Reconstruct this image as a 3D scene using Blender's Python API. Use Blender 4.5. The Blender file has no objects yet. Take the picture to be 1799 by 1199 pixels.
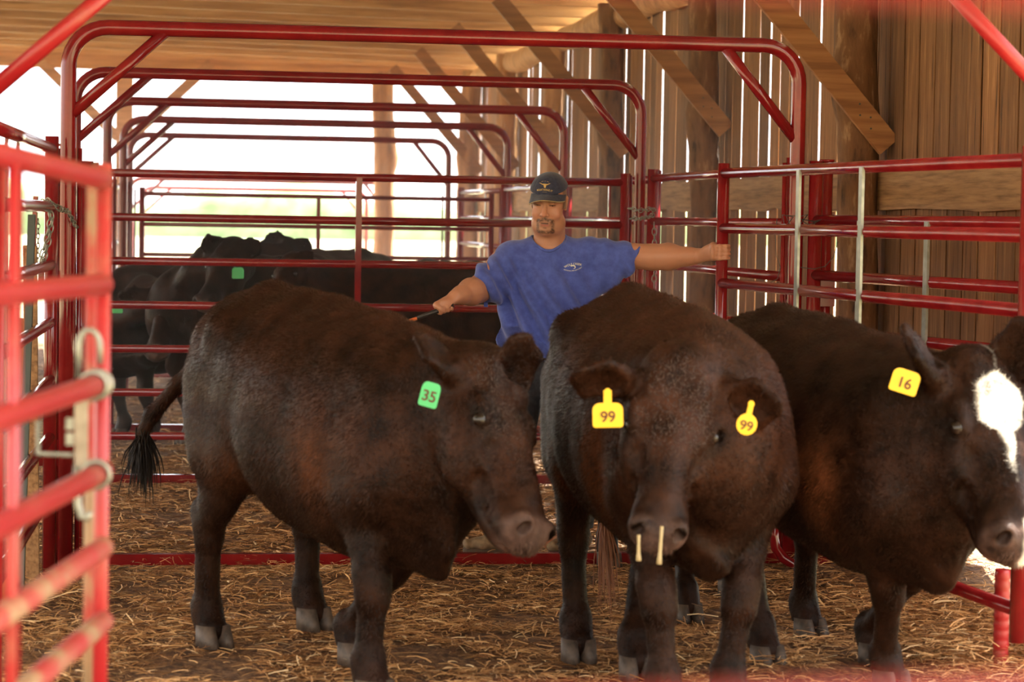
import bpy, bmesh, math, random
import numpy as np
from mathutils import Vector, Matrix
from mathutils.bvhtree import BVHTree

SC = bpy.context.scene
COL = SC.collection
RNG = np.random.default_rng(7)
random.seed(7)

# ------------------------------------------------------------------ camera
F = 4247.0
CAM = np.array([0.0, 0.0, 1.75])
YAW, PITCH, ROLL = math.radians(8.02), math.radians(2.89), 0.017
FW = np.array([math.sin(YAW)*math.cos(PITCH), math.cos(YAW)*math.cos(PITCH), -math.sin(PITCH)])
R0 = np.array([math.cos(YAW), -math.sin(YAW), 0.0])
U0 = np.cross(R0, FW)
CR = math.cos(ROLL)*R0 + math.sin(ROLL)*U0
CU = math.cos(ROLL)*U0 - math.sin(ROLL)*R0
cam = bpy.data.cameras.new('camera')
cam.sensor_width = 36.0
cam.lens = F/1799*36.0
cam.clip_start = 0.05
cam.clip_end = 600
cam.dof.use_dof = True
cam.dof.focus_distance = 12.3
cam.dof.aperture_fstop = 3.4
camo = bpy.data.objects.new('camera', cam)
COL.objects.link(camo)
camo.matrix_world = Matrix(((CR[0], CU[0], -FW[0], CAM[0]), (CR[1], CU[1], -FW[1], CAM[1]), (CR[2], CU[2], -FW[2], CAM[2]), (0, 0, 0, 1)))
SC.camera = camo

def P(u, v, z):
    """point of the place at depth z along the view axis"""
    return CAM + z*(FW + (u-899.5)/F*CR - (v-599.5)/F*CU)
def PX(u, v, X):
    d = P(u, v, 1)-CAM
    return CAM + d*(X-CAM[0])/d[0]
def PY(u, v, Y):
    d = P(u, v, 1)-CAM
    return CAM + d*(Y-CAM[1])/d[1]
def G(u, v):
    d = P(u, v, 1)-CAM
    return CAM - d*CAM[2]/d[2]

# ------------------------------------------------------------------ light
SC.view_settings.view_transform = 'Standard'
SC.view_settings.look = 'None'
SC.view_settings.gamma = 1
SC.view_settings.use_curve_mapping = False
SC.view_settings.exposure = 1.75
SC.cycles.max_bounces = 8
SC.cycles.diffuse_bounces = 4
SC.cycles.use_denoising = True

world = bpy.data.worlds.new('sky')
SC.world = world
world.use_nodes = True
nt = world.node_tree
nt.nodes.clear()
tc = nt.nodes.new('ShaderNodeTexCoord')
no = nt.nodes.new('ShaderNodeTexNoise'); no.inputs['Scale'].default_value = 3.0; no.inputs['Detail'].default_value = 5
mp = nt.nodes.new('ShaderNodeMapping'); mp.inputs['Scale'].default_value = (1, 1, 2.6)
rp = nt.nodes.new('ShaderNodeValToRGB')
rp.color_ramp.elements[0].position = 0.40; rp.color_ramp.elements[0].color = (0.62, 0.66, 0.72, 1)
rp.color_ramp.elements[1].position = 0.58; rp.color_ramp.elements[1].color = (1.0, 0.925, 0.83, 1)
bg = nt.nodes.new('ShaderNodeBackground'); bg.inputs['Strength'].default_value = 2.0
ow = nt.nodes.new('ShaderNodeOutputWorld')
nt.links.new(tc.outputs['Generated'], mp.inputs['Vector'])
nt.links.new(mp.outputs['Vector'], no.inputs['Vector'])
nt.links.new(no.outputs['Fac'], rp.inputs['Fac'])
nt.links.new(rp.outputs['Color'], bg.inputs['Color'])
nt.links.new(bg.outputs['Background'], ow.inputs['Surface'])

sun = bpy.data.lights.new('sun', 'SUN')
sun.energy = 15.0
sun.angle = math.radians(1.2)
sun.color = (1.0, 0.93, 0.80)
suno = bpy.data.objects.new('sun', sun)
COL.objects.link(suno)
SUN_DIR = Vector((-0.55, -0.50, -0.85)).normalized()      # travels from the back right, over the side wall
suno.rotation_euler = SUN_DIR.to_track_quat('-Z', 'Y').to_euler()

# ------------------------------------------------------------------ materials
def mat(name, col=(0.5, 0.5, 0.5), rough=0.6, metal=0.0, **kw):
    m = bpy.data.materials.new(name)
    m.use_nodes = True
    b = m.node_tree.nodes['Principled BSDF']
    b.inputs['Base Color'].default_value = (*col, 1)
    b.inputs['Roughness'].default_value = rough
    b.inputs['Metallic'].default_value = metal
    for k, v in kw.items():
        b.inputs[k.replace('_', ' ')].default_value = v
    return m
def nd(m, t, **kw):
    n = m.node_tree.nodes.new('ShaderNode'+t)
    for k, v in kw.items():
        k2 = k.replace('_', ' ')
        if k2 in n.inputs: n.inputs[k2].default_value = v
        else: setattr(n, k, v)
    return n
def lk(m, a, b): m.node_tree.links.new(a, b)
def bsdf(m): return m.node_tree.nodes['Principled BSDF']
def noise_mix(m, cols, scale=8, stretch=(1, 1, 1), detail=6, bump=0.0, bumpscale=None, coord='Object', pos=(0.35, 0.65), dist=0.01, rnd=0.0, rough=0.6):
    c = nd(m, 'TexCoord'); mp_ = nd(m, 'Mapping'); mp_.inputs['Scale'].default_value = stretch
    lk(m, c.outputs[coord], mp_.inputs['Vector'])
    if rnd:
        oi = nd(m, 'ObjectInfo'); ad = nd(m, 'VectorMath', operation='MULTIPLY_ADD')
        ad.inputs[1].default_value = (0, 0, 0)
        cx = nd(m, 'CombineXYZ'); ml = nd(m, 'Math', operation='MULTIPLY'); ml.inputs[1].default_value = 37.0
        lk(m, oi.outputs['Random'], ml.inputs[0])
        for i in range(3): lk(m, ml.outputs[0], cx.inputs[i])
        lk(m, cx.outputs[0], mp_.inputs['Location'])
        m.node_tree.nodes.remove(ad)
    n = nd(m, 'TexNoise', Scale=scale, Detail=detail, Roughness=rough)
    lk(m, mp_.outputs[0], n.inputs['Vector'])
    r = nd(m, 'ValToRGB'); e = r.color_ramp.elements
    while len(e) < len(cols): e.new(0.5)
    for i, cc in enumerate(cols):
        e[i].position = pos[0]+(pos[1]-pos[0])*i/(len(cols)-1); e[i].color = (*cc, 1)
    lk(m, n.outputs['Fac'], r.inputs['Fac'])
    out = r.outputs['Color']
    if rnd:
        hs = nd(m, 'HueSaturation'); mr = nd(m, 'MapRange'); mr.inputs['To Min'].default_value = 1-rnd; mr.inputs['To Max'].default_value = 1+rnd
        lk(m, oi.outputs['Random'], mr.inputs['Value']); lk(m, mr.outputs[0], hs.inputs['Value']); lk(m, out, hs.inputs['Color'])
        out = hs.outputs['Color']
    lk(m, out, bsdf(m).inputs['Base Color'])
    if bump:
        n2 = n
        if bumpscale:
            n2 = nd(m, 'TexNoise', Scale=bumpscale, Detail=4); lk(m, mp_.outputs[0], n2.inputs['Vector'])
        b = nd(m, 'Bump', Strength=bump, Distance=dist)
        lk(m, n2.outputs['Fac'], b.inputs['Height']); lk(m, b.outputs[0], bsdf(m).inputs['Normal'])
    return m

M = {}
M['red'] = noise_mix(mat('red_paint', rough=0.14), [(0.15, 0.006, 0.008), (0.20, 0.008, 0.010), (0.25, 0.016, 0.014)], scale=5, pos=(0.3, 0.7), coord='Object')
M['red_bright'] = noise_mix(mat('bright_red_worn_paint', rough=0.34), [(0.33, 0.010, 0.014), (0.35, 0.016, 0.018), (0.32, 0.10, 0.06)], scale=4, pos=(0.35, 0.78))
M['red_muddy'] = noise_mix(mat('muddy_red_paint', rough=0.55), [(0.40, 0.02, 0.02), (0.38, 0.06, 0.04), (0.36, 0.21, 0.11), (0.30, 0.19, 0.10)], scale=5, pos=(0.38, 0.66))
M['zinc'] = noise_mix(mat('galvanised_steel', rough=0.42, metal=0.6), [(0.20, 0.20, 0.16), (0.32, 0.31, 0.26)], scale=14)
M['rusty'] = noise_mix(mat('dull_iron', rough=0.6, metal=0.3), [(0.20, 0.15, 0.10), (0.34, 0.28, 0.2)], scale=20)
M['board'] = noise_mix(mat('weathered_board', rough=0.85), [(0.045, 0.018, 0.006), (0.200, 0.085, 0.029), (0.250, 0.111, 0.041), (0.420, 0.207, 0.082)], scale=4.5, stretch=(7, 7, 0.42), bump=0.9, dist=0.008, rnd=0.34, pos=(0.30, 0.70), rough=0.7)
M['plank'] = noise_mix(mat('rough_sawn_plank', rough=0.85), [(0.150, 0.074, 0.029), (0.300, 0.155, 0.065), (0.400, 0.222, 0.096)], scale=7, stretch=(6, 0.35, 6), bump=0.5, dist=0.005, rnd=0.15, pos=(0.3, 0.7))
M['pine'] = noise_mix(mat('pine_timber', rough=0.7), [(0.36, 0.165, 0.06), (0.54, 0.27, 0.11), (0.66, 0.37, 0.17)], scale=2.5, stretch=(0.5, 8, 8), bump=0.2, dist=0.003, rnd=0.12)
M['brace'] = noise_mix(mat('brace_timber', rough=0.7), [(0.200, 0.081, 0.026), (0.300, 0.128, 0.045), (0.370, 0.170, 0.064)], scale=2.2, stretch=(0.6, 9, 9), bump=0.2, dist=0.003, rnd=0.12)
M['bark'] = noise_mix(mat('stripped_log', rough=0.85), [(0.035, 0.014, 0.006), (0.160, 0.072, 0.029), (0.200, 0.093, 0.038), (0.420, 0.246, 0.133)], scale=5, stretch=(3.0, 3.0, 0.8), bump=0.8, dist=0.02, rnd=0.12, pos=(0.32, 0.7), detail=9)
M['log_pale'] = noise_mix(mat('pale_log', rough=0.8), [(0.260, 0.119, 0.042), (0.420, 0.204, 0.081), (0.520, 0.281, 0.126)], scale=3, stretch=(4, 4, 0.8), bump=0.5, dist=0.01, rnd=0.12)
M['pine_lit_edge'] = noise_mix(mat('painted_lit_edge', rough=0.7), [(0.55, 0.33, 0.17), (0.78, 0.56, 0.36)], scale=5, stretch=(0.5, 4, 4))  # paler pine that paints a lit look onto the rafter undersides
M['tin'] = mat('roofing_sheet', (0.62, 0.64, 0.66), 0.35, 0.7)
M['tan_tool'] = mat('tool_handle', (0.55, 0.14, 0.05), 0.5)
M['dark_steel'] = mat('dark_steel', (0.06, 0.07, 0.06), 0.5, 0.4)
M['orange'] = mat('orange_plastic', (0.85, 0.18, 0.04), 0.45)
M['white_board'] = mat('white_board', (0.62, 0.58, 0.52), 0.6)

# ------------------------------------------------------------------ naming
def tag(o, label=None, cat=None, group=None, kind=None):
    if label: o['label'] = label
    if cat: o['category'] = cat
    if group: o['group'] = group
    if kind: o['kind'] = kind
    return o
def thing(name, label, cat, loc=(0, 0, 0), group=None):
    o = bpy.data.objects.new(name, None); COL.objects.link(o)
    o.empty_display_size = 0.1
    o.location = Vector(loc)
    return tag(o, label, cat, group)

class MB:
    def __init__(s): s.v = []; s.f = []; s.sm = []
    def add(s, v, f, smooth=True):
        k = len(s.v); s.v += [tuple(map(float, p)) for p in v]
        s.f += [tuple(int(i)+k for i in q) for q in f]; s.sm += [smooth]*len(f)
        return s
    def box(s, c, ax, ay, az):
        """box from centre and three half-extent vectors"""
        c, ax, ay, az = map(np.array, (c, ax, ay, az))
        v = [c+i*ax+j*ay+k*az for i in (-1, 1) for j in (-1, 1) for k in (-1, 1)]
        return s.add(v, [(0, 1, 3, 2), (4, 6, 7, 5), (0, 4, 5, 1), (2, 3, 7, 6), (0, 2, 6, 4), (1, 5, 7, 3)], False)
    def abox(s, x0, x1, y0, y1, z0, z1):
        return s.box(((x0+x1)/2, (y0+y1)/2, (z0+z1)/2), ((x1-x0)/2, 0, 0), (0, (y1-y0)/2, 0), (0, 0, (z1-z0)/2))
    def tube(s, pts, r, n=12, cap=True, closed=False):
        pts = [np.array(p, float) for p in pts]
        m = len(pts); rs = r if hasattr(r, '__len__') else [r]*m
        rings = []; prev = None
        for i, p in enumerate(pts):
            if closed: t = pts[(i+1) % m]-pts[i-1]
            else: t = pts[min(i+1, m-1)]-pts[max(i-1, 0)]
            t = t/(np.linalg.norm(t)+1e-12)
            if prev is None:
                a = np.array([0, 0, 1.0]) if abs(t[2]) < 0.9 else np.array([1.0, 0, 0])
            else: a = prev
            x = a-t*np.dot(a, t); x /= np.linalg.norm(x); prev = x
            y = np.cross(t, x)
            rings.append([p+rs[i]*(math.cos(q)*x+math.sin(q)*y) for q in np.linspace(0, 2*math.pi, n, endpoint=False)])
        v = [q for rr in rings for q in rr]; f = []
        for i in range(m if closed else m-1):
            a, b = i*n, ((i+1) % m)*n
            for j in range(n): f.append((a+j, a+(j+1) % n, b+(j+1) % n, b+j))
        s.add(v, f, True)
        if cap and not closed:
            k = len(s.v)-len(v)
            s.f.append(tuple(k+j for j in range(n))[::-1]); s.sm.append(False)
            s.f.append(tuple(k+(m-1)*n+j for j in range(n))); s.sm.append(False)
        return s
    def mesh(s, name):
        me = bpy.data.meshes.new(name); me.from_pydata(s.v, [], s.f)
        me.polygons.foreach_set('use_smooth', s.sm); me.update()
        return me
    def build(s, name, m, parent=None):
        return obj(name, s.mesh(name), m, parent)
def obj(name, me, m, parent=None):
    o = bpy.data.objects.new(name, me); COL.objects.link(o)
    if m is not None and not me.materials: me.materials.append(m)
    if parent is not None:
        o.parent = parent
        o.matrix_parent_inverse = parent_world(parent).inverted()
    return o
def parent_world(p):
    mtx = Matrix.LocRotScale(p.location, p.rotation_euler, p.scale)
    if p.parent: mtx = parent_world(p.parent) @ p.matrix_parent_inverse @ mtx
    return mtx
def np_mesh(name, V, Fc, smooth=True):
    me = bpy.data.meshes.new(name)
    V = np.asarray(V, np.float32); Fc = np.asarray(Fc, np.int32)
    k = Fc.shape[1]
    me.vertices.add(len(V)); me.vertices.foreach_set('co', V.ravel())
    me.loops.add(Fc.size); me.loops.foreach_set('vertex_index', Fc.ravel())
    me.polygons.add(len(Fc)); me.polygons.foreach_set('loop_start', np.arange(0, Fc.size, k, dtype=np.int32))
    me.polygons.foreach_set('use_smooth', np.full(len(Fc), smooth))
    me.update(calc_edges=True)
    return me
def unit(a): a = np.array(a, float); return a/np.linalg.norm(a)
# ------------------------------------------------------------------ ground
def vnoise(x, y, seed=0):
    """smooth value noise, numpy"""
    r = np.random.default_rng(seed).random((64, 64))
    xi = np.floor(x).astype(int); yi = np.floor(y).astype(int)
    fx = x-xi; fy = y-yi; fx = fx*fx*(3-2*fx); fy = fy*fy*(3-2*fy)
    g = lambda a, b: r[a % 64, b % 64]
    return (g(xi, yi)*(1-fx)+g(xi+1, yi)*fx)*(1-fy)+(g(xi, yi+1)*(1-fx)+g(xi+1, yi+1)*fx)*fy-0.5
def floor_h(x, y):
    h = 0.05*vnoise(x*1.3, y*1.3, 1)+0.035*vnoise(x*3.7, y*3.7, 2)+0.018*vnoise(x*11, y*11, 3)
    # bedding heaped along the right wall and behind the first bow
    h = h+0.10*np.exp(-((x-3.55)/0.45)**2)*(0.6+vnoise(x*2, y*2, 5))*np.clip((y-8)/1.5, 0, 1)
    h = h+0.05*np.exp(-((y-11.5)/0.35)**2)*np.clip(0.6+vnoise(x*2.5, y*2, 6), 0, 1.2)
    return h-0.02
gx = np.concatenate([np.linspace(-8, -2.2, 14)[:-1], np.linspace(-2.2, 4.25, 215)])
gy = np.concatenate([np.linspace(3, 7, 12)[:-1], np.linspace(7, 17, 300)[:-1], np.linspace(17, 34, 200)])
XX, YY = np.meshgrid(gx, gy, indexing='ij')
ZZ = floor_h(XX, YY)
V = np.stack([XX, YY, ZZ], -1).reshape(-1, 3)
idx = np.arange(len(gx)*len(gy)).reshape(len(gx), len(gy))
Fc = np.stack([idx[:-1, :-1], idx[1:, :-1], idx[1:, 1:], idx[:-1, 1:]], -1).reshape(-1, 4)
M['floor'] = noise_mix(mat('trampled_bedding', rough=0.95), [(0.060, 0.026, 0.012), (0.150, 0.070, 0.030), (0.330, 0.168, 0.069), (0.440, 0.240, 0.102)], scale=26, bump=1.0, dist=0.03, pos=(0.34, 0.72), detail=10, rough=0.7)
tag(obj('floor', np_mesh('floor', V, Fc), M['floor']), 'barn floor of trampled straw and dirt', kind='structure')
M['straw'] = mat('straw', rough=0.55)
gi = nd(M['straw'], 'NewGeometry'); rr = nd(M['straw'], 'ValToRGB'); e = rr.color_ramp.elements
while len(e) < 5: e.new(0.5)
for i, (p_, c_) in enumerate([(0, (0.159, 0.068, 0.024)), (0.35, (0.390, 0.185, 0.068)), (0.65, (0.647, 0.342, 0.133)), (0.9, (0.830, 0.488, 0.217)), (1, (0.950, 0.703, 0.403))]):
    e[i].position = p_; e[i].color = (*c_, 1)
lk(M['straw'], gi.outputs['Random Per Island'], rr.inputs['Fac']); lk(M['straw'], rr.outputs['Color'], bsdf(M['straw']).inputs['Base Color'])

def straw(n, y0, y1, lmin, lmax, w, lift, x0f, x1f, name='straw'):
    y = RNG.uniform(y0, y1, n)
    x = RNG.uniform(0, 1, n)*(x1f(y)-x0f(y))+x0f(y)
    # tufts: density follows a noise
    keep = RNG.random(n) < 0.55+1.3*vnoise(x*4.1, y*4.1, 9)
    x, y = x[keep], y[keep]; n = len(x)
    th = RNG.uniform(0, 2*math.pi, n); L = RNG.uniform(lmin, lmax, n)*RNG.uniform(0.5, 1, n)
    tilt = RNG.normal(0, 0.16, n); W = w*RNG.uniform(0.5, 1.3, n)
    z = floor_h(x, y)+RNG.exponential(lift, n)+0.003
    bend = RNG.normal(0, 0.35, n)
    S = 3
    pts = np.zeros((n, S+1, 3)); cx, cy, cz = x.copy(), y.copy(), z.copy(); a = th.copy(); el = np.abs(tilt)
    for k in range(S+1):
        pts[:, k] = np.stack([cx, cy, cz], -1)
        cx = cx+np.cos(a)*np.cos(el)*L/S; cy = cy+np.sin(a)*np.cos(el)*L/S; cz = cz+np.sin(el)*L/S
        a = a+bend/S*2; el = el-RNG.uniform(0, 0.25, n)
    side = np.stack([-np.sin(th), np.cos(th), RNG.uniform(-0.8, 0.8, n)], -1)*W[:, None]/2
    Lf = pts-side[:, None]; Rt = pts+side[:, None]
    V = np.stack([Lf, Rt], 2).reshape(-1, 3)
    base = (np.arange(n)*(S+1)*2)[:, None, None]
    q = np.array([[2*k, 2*k+1, 2*k+3, 2*k+2] for k in range(S)])[None]
    return obj(name, np_mesh(name, V, (base+q).reshape(-1, 4), False), M['straw'])
xl = lambda y: -0.082*y-0.25
xr = lambda y: np.minimum(0.372*y+0.1, 4.1)
tag(straw(95000, 7.2, 12.4, 0.04, 0.17, 0.0042, 0.012, xl, xr, 'straw_bedding'), 'loose straw bedding spread over the floor near the cattle', 'straw', kind='stuff')
tag(straw(60000, 12.4, 18.5, 0.05, 0.2, 0.0055, 0.014, xl, xr, 'straw_bedding'), 'loose straw bedding behind the first bow frame', 'straw', kind='stuff')
tag(straw(26000, 18.5, 33, 0.08, 0.25, 0.009, 0.014, xl, xr, 'straw_bedding'), 'loose straw bedding under the penned cattle at the back', 'straw', kind='stuff')
hp = straw(16000, 8.9, 10.6, 0.05, 0.2, 0.0045, 0.035, lambda y: 3.0+0*y, lambda y: 3.9+0*y, 'straw_heap')
tag(hp, 'heap of straw at the foot of the right wall', 'straw', kind='stuff')

# outside ground and far hedge line
M['grass'] = noise_mix(mat('pasture', rough=0.9), [(0.24, 0.20, 0.11), (0.34, 0.33, 0.18), (0.42, 0.36, 0.24)], scale=0.25)
gb = MB(); gb.add([(-120, -60, -0.09), (160, -60, -0.09), (160, 260, -0.09), (-120, 260, -0.09)], [(0, 1, 2, 3)], False)
tag(gb.build('ground', M['grass']), 'pasture ground around the barn', kind='structure')
M['leaf'] = noise_mix(mat('far_foliage', rough=0.9), [(0.14, 0.22, 0.08), (0.30, 0.40, 0.20)], scale=0.6)
M['added_row_leaf'] = noise_mix(mat('added_row_foliage', rough=0.9), [(0.13, 0.10, 0.055), (0.27, 0.20, 0.12)], scale=0.6)  # brownish foliage of the added rows, keeps their bounce light from going green
def tree_row(p0, p1, hh, seed, label, m='added_row_leaf'):
    p0 = np.array(p0, float); p1 = np.array(p1, float); n = 60; d = (p1-p0)/n; w = unit([d[1], -d[0], 0])
    rs = np.random.default_rng(seed); ph = rs.uniform(0, 6.28, 4); vv = []; ff = []
    for i in range(n+1):
        h = hh*(1+0.22*math.sin(i*0.7+ph[0])+0.16*math.sin(i*1.9+ph[1])+0.10*math.sin(i*3.3+ph[2]))
        for k in range(7):
            a = math.pi*k/6; vv.append(p0+d*i-w*(hh*0.8*math.cos(a)+math.sin(i*1.3))+np.array([0, 0, -0.1+h*math.sin(a)]))
    for i in range(n):
        for k in range(6): ff.append((i*7+k, i*7+k+1, i*7+k+8, i*7+k+7))
    g = MB(); g.add(vv, ff); tag(g.build('tree_line', M[m]), label, 'trees', kind='stuff')
tree_row((-75, 190, 0), (75, 190, 0), 3.4, 1, 'pale far tree line seen through the open end of the barn', 'leaf')
tree_row((-48, -60, 0), (-48, 75, 0), 6.0, 3, 'tree row added out of frame on the open left side to cut the side skylight')  # unseen row added to weaken the skylight from the left
tree_row((60, -26, 0), (-60, -26, 0), 7.5, 2, 'tree row added unseen behind the viewer to cut the low front skylight')  # unseen row added to darken the low sky behind the camera

# ------------------------------------------------------------------ right wall
WX = 4.0
wall = bpy.data.objects.new('wall_right', None); COL.objects.link(wall); tag(wall, 'weathered vertical board wall along the right of the barn', kind='structure')
wall.location = (WX, 9.0, 0)
POSTS = [13.65, 17.8, 21.8, 25.2, 28.9, 32.3]
def board_mesh(k):
    r = np.random.default_rng(100+k); n = 16; zz = np.linspace(0, 1, n)
    e0 = np.cumsum(r.normal(0, 0.0022, n)); e1 = np.cumsum(r.normal(0, 0.0022, n))
    e0 -= e0.mean(); e1 -= e1.mean()
    lean = r.normal(0, 0.004)
    v = []; f = []
    for i in range(n):
        z = zz[i]*3.45
        y0 = -0.13+e0[i]+lean*(zz[i]-.5); y1 = 0.13+e1[i]+lean*(zz[i]-.5)
        v += [(0, y0, z), (0, y1, z), (0.006, y1, z), (0.006, y0, z)]
    for i in range(n-1):
        a = i*4
        for j in range(4): f.append((a+j, a+(j+1) % 4, a+4+(j+1) % 4, a+4+j))
    f += [(3, 2, 1, 0), (n*4-4, n*4-3, n*4-2, n*4-1)]
    m = MB(); m.add(v, f, False); return m.mesh('board')
bms = [board_mesh(k) for k in range(9)]
for b in bms: b.materials.append(M['board'])
y = 9.2; k = 0
while y < 33:
    o = obj('board', bms[k % 9], None, wall)
    w = random.uniform(0.8, 1.08)
    o.location = (WX+0.09+random.uniform(0, 0.008), y+0.13*w, 0.27+random.uniform(-0.02, 0.02))
    o.scale = (1, w, 1)
    gap = random.choice([0.0, 0.012, 0.03, 0.045, 0.06]) if y > 13.5 else 0.02
    y += 0.26*w+gap; k += 1
bat = MB(); bat.abox(-0.011, 0.011, -0.055, 0.055, 0.3, 3.7); bat = bat.mesh('batten'); bat.materials.append(M['board'])
y = 9.2
# backing strips behind the wide joints at the near end
for i in range(46):
    o = obj('batten', bat, None, wall); o.location = (WX+0.125, 9.2+i*0.11, 0)
# girts between the posts and skirting planks at the foot
ys = [9.2]+POSTS+[33.2]
for i in range(len(ys)-1):
    g = MB(); y0, y1 = ys[i], ys[i+1]
    n = 12; v = []; f = []
    rr_ = np.random.default_rng(40+i)
    for j in range(n+1):
        yy = y0+(y1-y0)*j/n; a = rr_.normal(0, 0.006); b = rr_.normal(0, 0.010)
        v += [(WX+0.04, yy, 1.84+b), (WX+0.085, yy, 1.84+b), (WX+0.085, yy, 2.07+a), (WX+0.04, yy, 2.07+a)]
    for j in range(n):
        a = j*4
        for q in range(4): f.append((a+q, a+4+q, a+4+(q+1) % 4, a+(q+1) % 4))
    f += [(0, 1, 2, 3), (n*4+3, n*4+2, n*4+1, n*4)]
    g.add(v, f, False); g.build('girt', M['plank'], wall)
for (z0, z1, y0, y1, dx) in ((0.24, 0.44, 9.0, 13.5, 0.0), (0.50, 0.68, 9.0, 13.5, 0.01), (0.74, 0.9, 9.0, 12.6, 0.0), (0.24, 0.46, 13.8, 17.7, 0.0), (0.24, 0.46, 18.0, 21.7, 0.0)):
    g = MB(); g.abox(WX+0.03+dx, WX+0.08+dx, y0, y1, z0, z1); g.build('skirt_plank', M['plank'], wall)

# wall top log plate
g = MB(); pts = [(WX+0.02+0.02*math.sin(i*1.7), 9+i*0.8, 3.62+0.02*math.sin(i*2.3)) for i in range(31)]
g.tube(pts, [0.12+0.012*math.sin(i*1.1) for i in range(31)], 14); g.build('plate_log', M['log_pale'], wall)

# posts with their knee braces
def log_post(x, y, r, h, name, label, m, cat='post', seed=0, bx=None):
    t = thing(name, label, cat, (x, y, 0))
    g = MB(); n = 22; R = 34; rs = np.random.default_rng(seed)
    ph = rs.uniform(0, 6.28, 6); v = []; f = []
    for i in range(R):
        z = -0.1+(h+0.1)*i/(R-1)
        ox = 0.03*math.sin(z*1.3+ph[0]); oy = 0.02*math.sin(z*1.7+ph[1])
        for j in range(n):
            a = 2*math.pi*j/n
            rad = r*(1+0.07*math.sin(2*a+ph[2]+z)+0.05*math.sin(5*a+ph[3]+z*1.6)+0.05*math.sin(3*z*2+ph[4]+a)+0.03*rs.normal()) + 0.05*math.exp(-((z-2.55)/0.14)**2)*max(0, math.cos(a+ph[5]))
            v.append((x+ox+rad*math.cos(a), y+oy+rad*math.sin(a), z))
    for i in range(R-1):
        for j in range(n): f.append((i*n+j, i*n+(j+1) % n, (i+1)*n+(j+1) % n, (i+1)*n+j))
    f.append(tuple(range(n))[::-1]); f.append(tuple((R-1)*n+j for j in range(n)))
    g.add(v, f); g.build('trunk', m, t)
    return t
lab = ['dark rough log post behind the open right gate, brace nailed across its front',
       'bark-streaked log post right of the man, knot at mid height',
       'rough log post on the wall, next beyond the bark-streaked one',
       'log post on the wall, third beyond the open gate, behind the bow frames',
       'slim log post on the wall, second from its far end',
       'log post at the far end of the board wall, beside the bright opening']
for i, yp in enumerate(POSTS):
    t = log_post(WX-0.07, yp, [0.115, 0.105, 0.11, 0.12, 0.12, 0.14][i], 3.72, 'log_post', lab[i], M['bark'] if i < 3 else M['log_pale'], seed=i+3)
    x1, z1 = WX+0.03, [2.24, 2.47, 2.4, 2.4, 2.4, 2.4][i]
    s = 1.72; dx, dz = -0.66, 0.752
    c = np.array([x1+dx*s/2, yp-0.17, z1+dz*s/2])
    g = MB(); g.box(c, np.array([dx, 0, dz])*(s/2+0.05), (0, 0.02, 0), np.array([dz, 0, -dx])*0.07)
    g.build('diagonal_brace', M['brace'], t)
    g = MB()
    for q in range(4):
        cc = np.array([x1+dx*(0.1+0.05*q), yp-0.191, z1+dz*(0.1+0.05*q)])+np.array([dz, 0, -dx])*(0.02 if q % 2 else -0.02)
        g.tube([cc, cc-np.array([0, 0.004, 0])], 0.006, 6)
    o = g.build('nail_head', M['dark_steel'], t); tag(o, kind='stuff')

# far end: beam, post with two knee braces
t = thing('end_post', 'square pale timber post in the open far end with two knee braces', 'post', (-0.66, 33, 0))
g = MB(); g.abox(-0.77, -0.55, 32.9, 33.1, -0.1, 3.66); g.build('trunk', M['pine'], t)
for s_ in (-1, 1):
    a = np.array([-0.66+0.08*s_, 32.95, 2.75]); b = np.array([-0.66+1.15*s_, 32.95, 3.78]); d = unit(b-a)
    g = MB(); g.box((a+b)/2, (b-a)/2, (0, 0.04, 0), np.cross(d, [0, 1, 0])*0.07); g.build('knee_brace', M['pine'], t)
t = thing('end_log_post', 'thick rough log post standing free inside the far opening', 'post', (2.75, 33.1, 0))
g = log_post(2.83, 33.0, 0.14, 3.72, 'x', 'x', M['log_pale'], seed=31)
for c in list(g.children):
    c.parent = t; c.matrix_parent_inverse = parent_world(t).inverted()
bpy.data.objects.remove(g)

# ------------------------------------------------------------------ roof
ceil = bpy.data.objects.new('ceiling', None); COL.objects.link(ceil); tag(ceil, 'barn roof of timber rafters under ribbed metal sheets', kind='structure')
ceil.location = (0, 20, 3.9)
def roof_z(x): return 3.86-0.018*(x+1)
raf = MB(); x0, x1 = -9.5, 4.35
raf.box(((x0+x1)/2, 0, 0.11+roof_z((x0+x1)/2)), ((x1-x0)/2, 0, -0.018*(x1-x0)/2), (0, 0.022, 0), (0, 0, 0.115))
rafm = raf.mesh('rafter'); rafm.materials.append(M['pine']); rafm.materials.append(M['pine_lit_edge'])
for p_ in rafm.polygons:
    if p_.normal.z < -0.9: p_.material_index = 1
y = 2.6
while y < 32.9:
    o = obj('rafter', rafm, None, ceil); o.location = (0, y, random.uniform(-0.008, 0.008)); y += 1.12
for z0 in (0.0,):
    g = MB(); g.box((-2.5, 33.0, 3.80), (6.9, 0, -0.077), (0, 0.045, 0), (0, 0, 0.125)); g.build('end_beam', M['pine'], ceil)
    g = MB(); g.box((-2.5, 32.88, 4.0), (6.9, 0, -0.077), (0, 0.03, 0), (0, 0, 0.07)); g.build('end_beam', M['pine'], ceil)
y = 2.2
while y < 33.4:
    v = []; f = []; n = 10
    for j in range(n+1):
        yy = y+0.92*j/n; rib = 0.022 if j in (2, 3, 7, 8) else 0
        for x in (-9.8, 4.5): v.append((x, yy, roof_z(x)+0.245+rib))
    for j in range(n): f.append((2*j, 2*j+1, 2*j+3, 2*j+2))
    g = MB(); g.add(v, f, False); o = g.build('roof_sheet', M['tin'], ceil); y += 0.9

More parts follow.
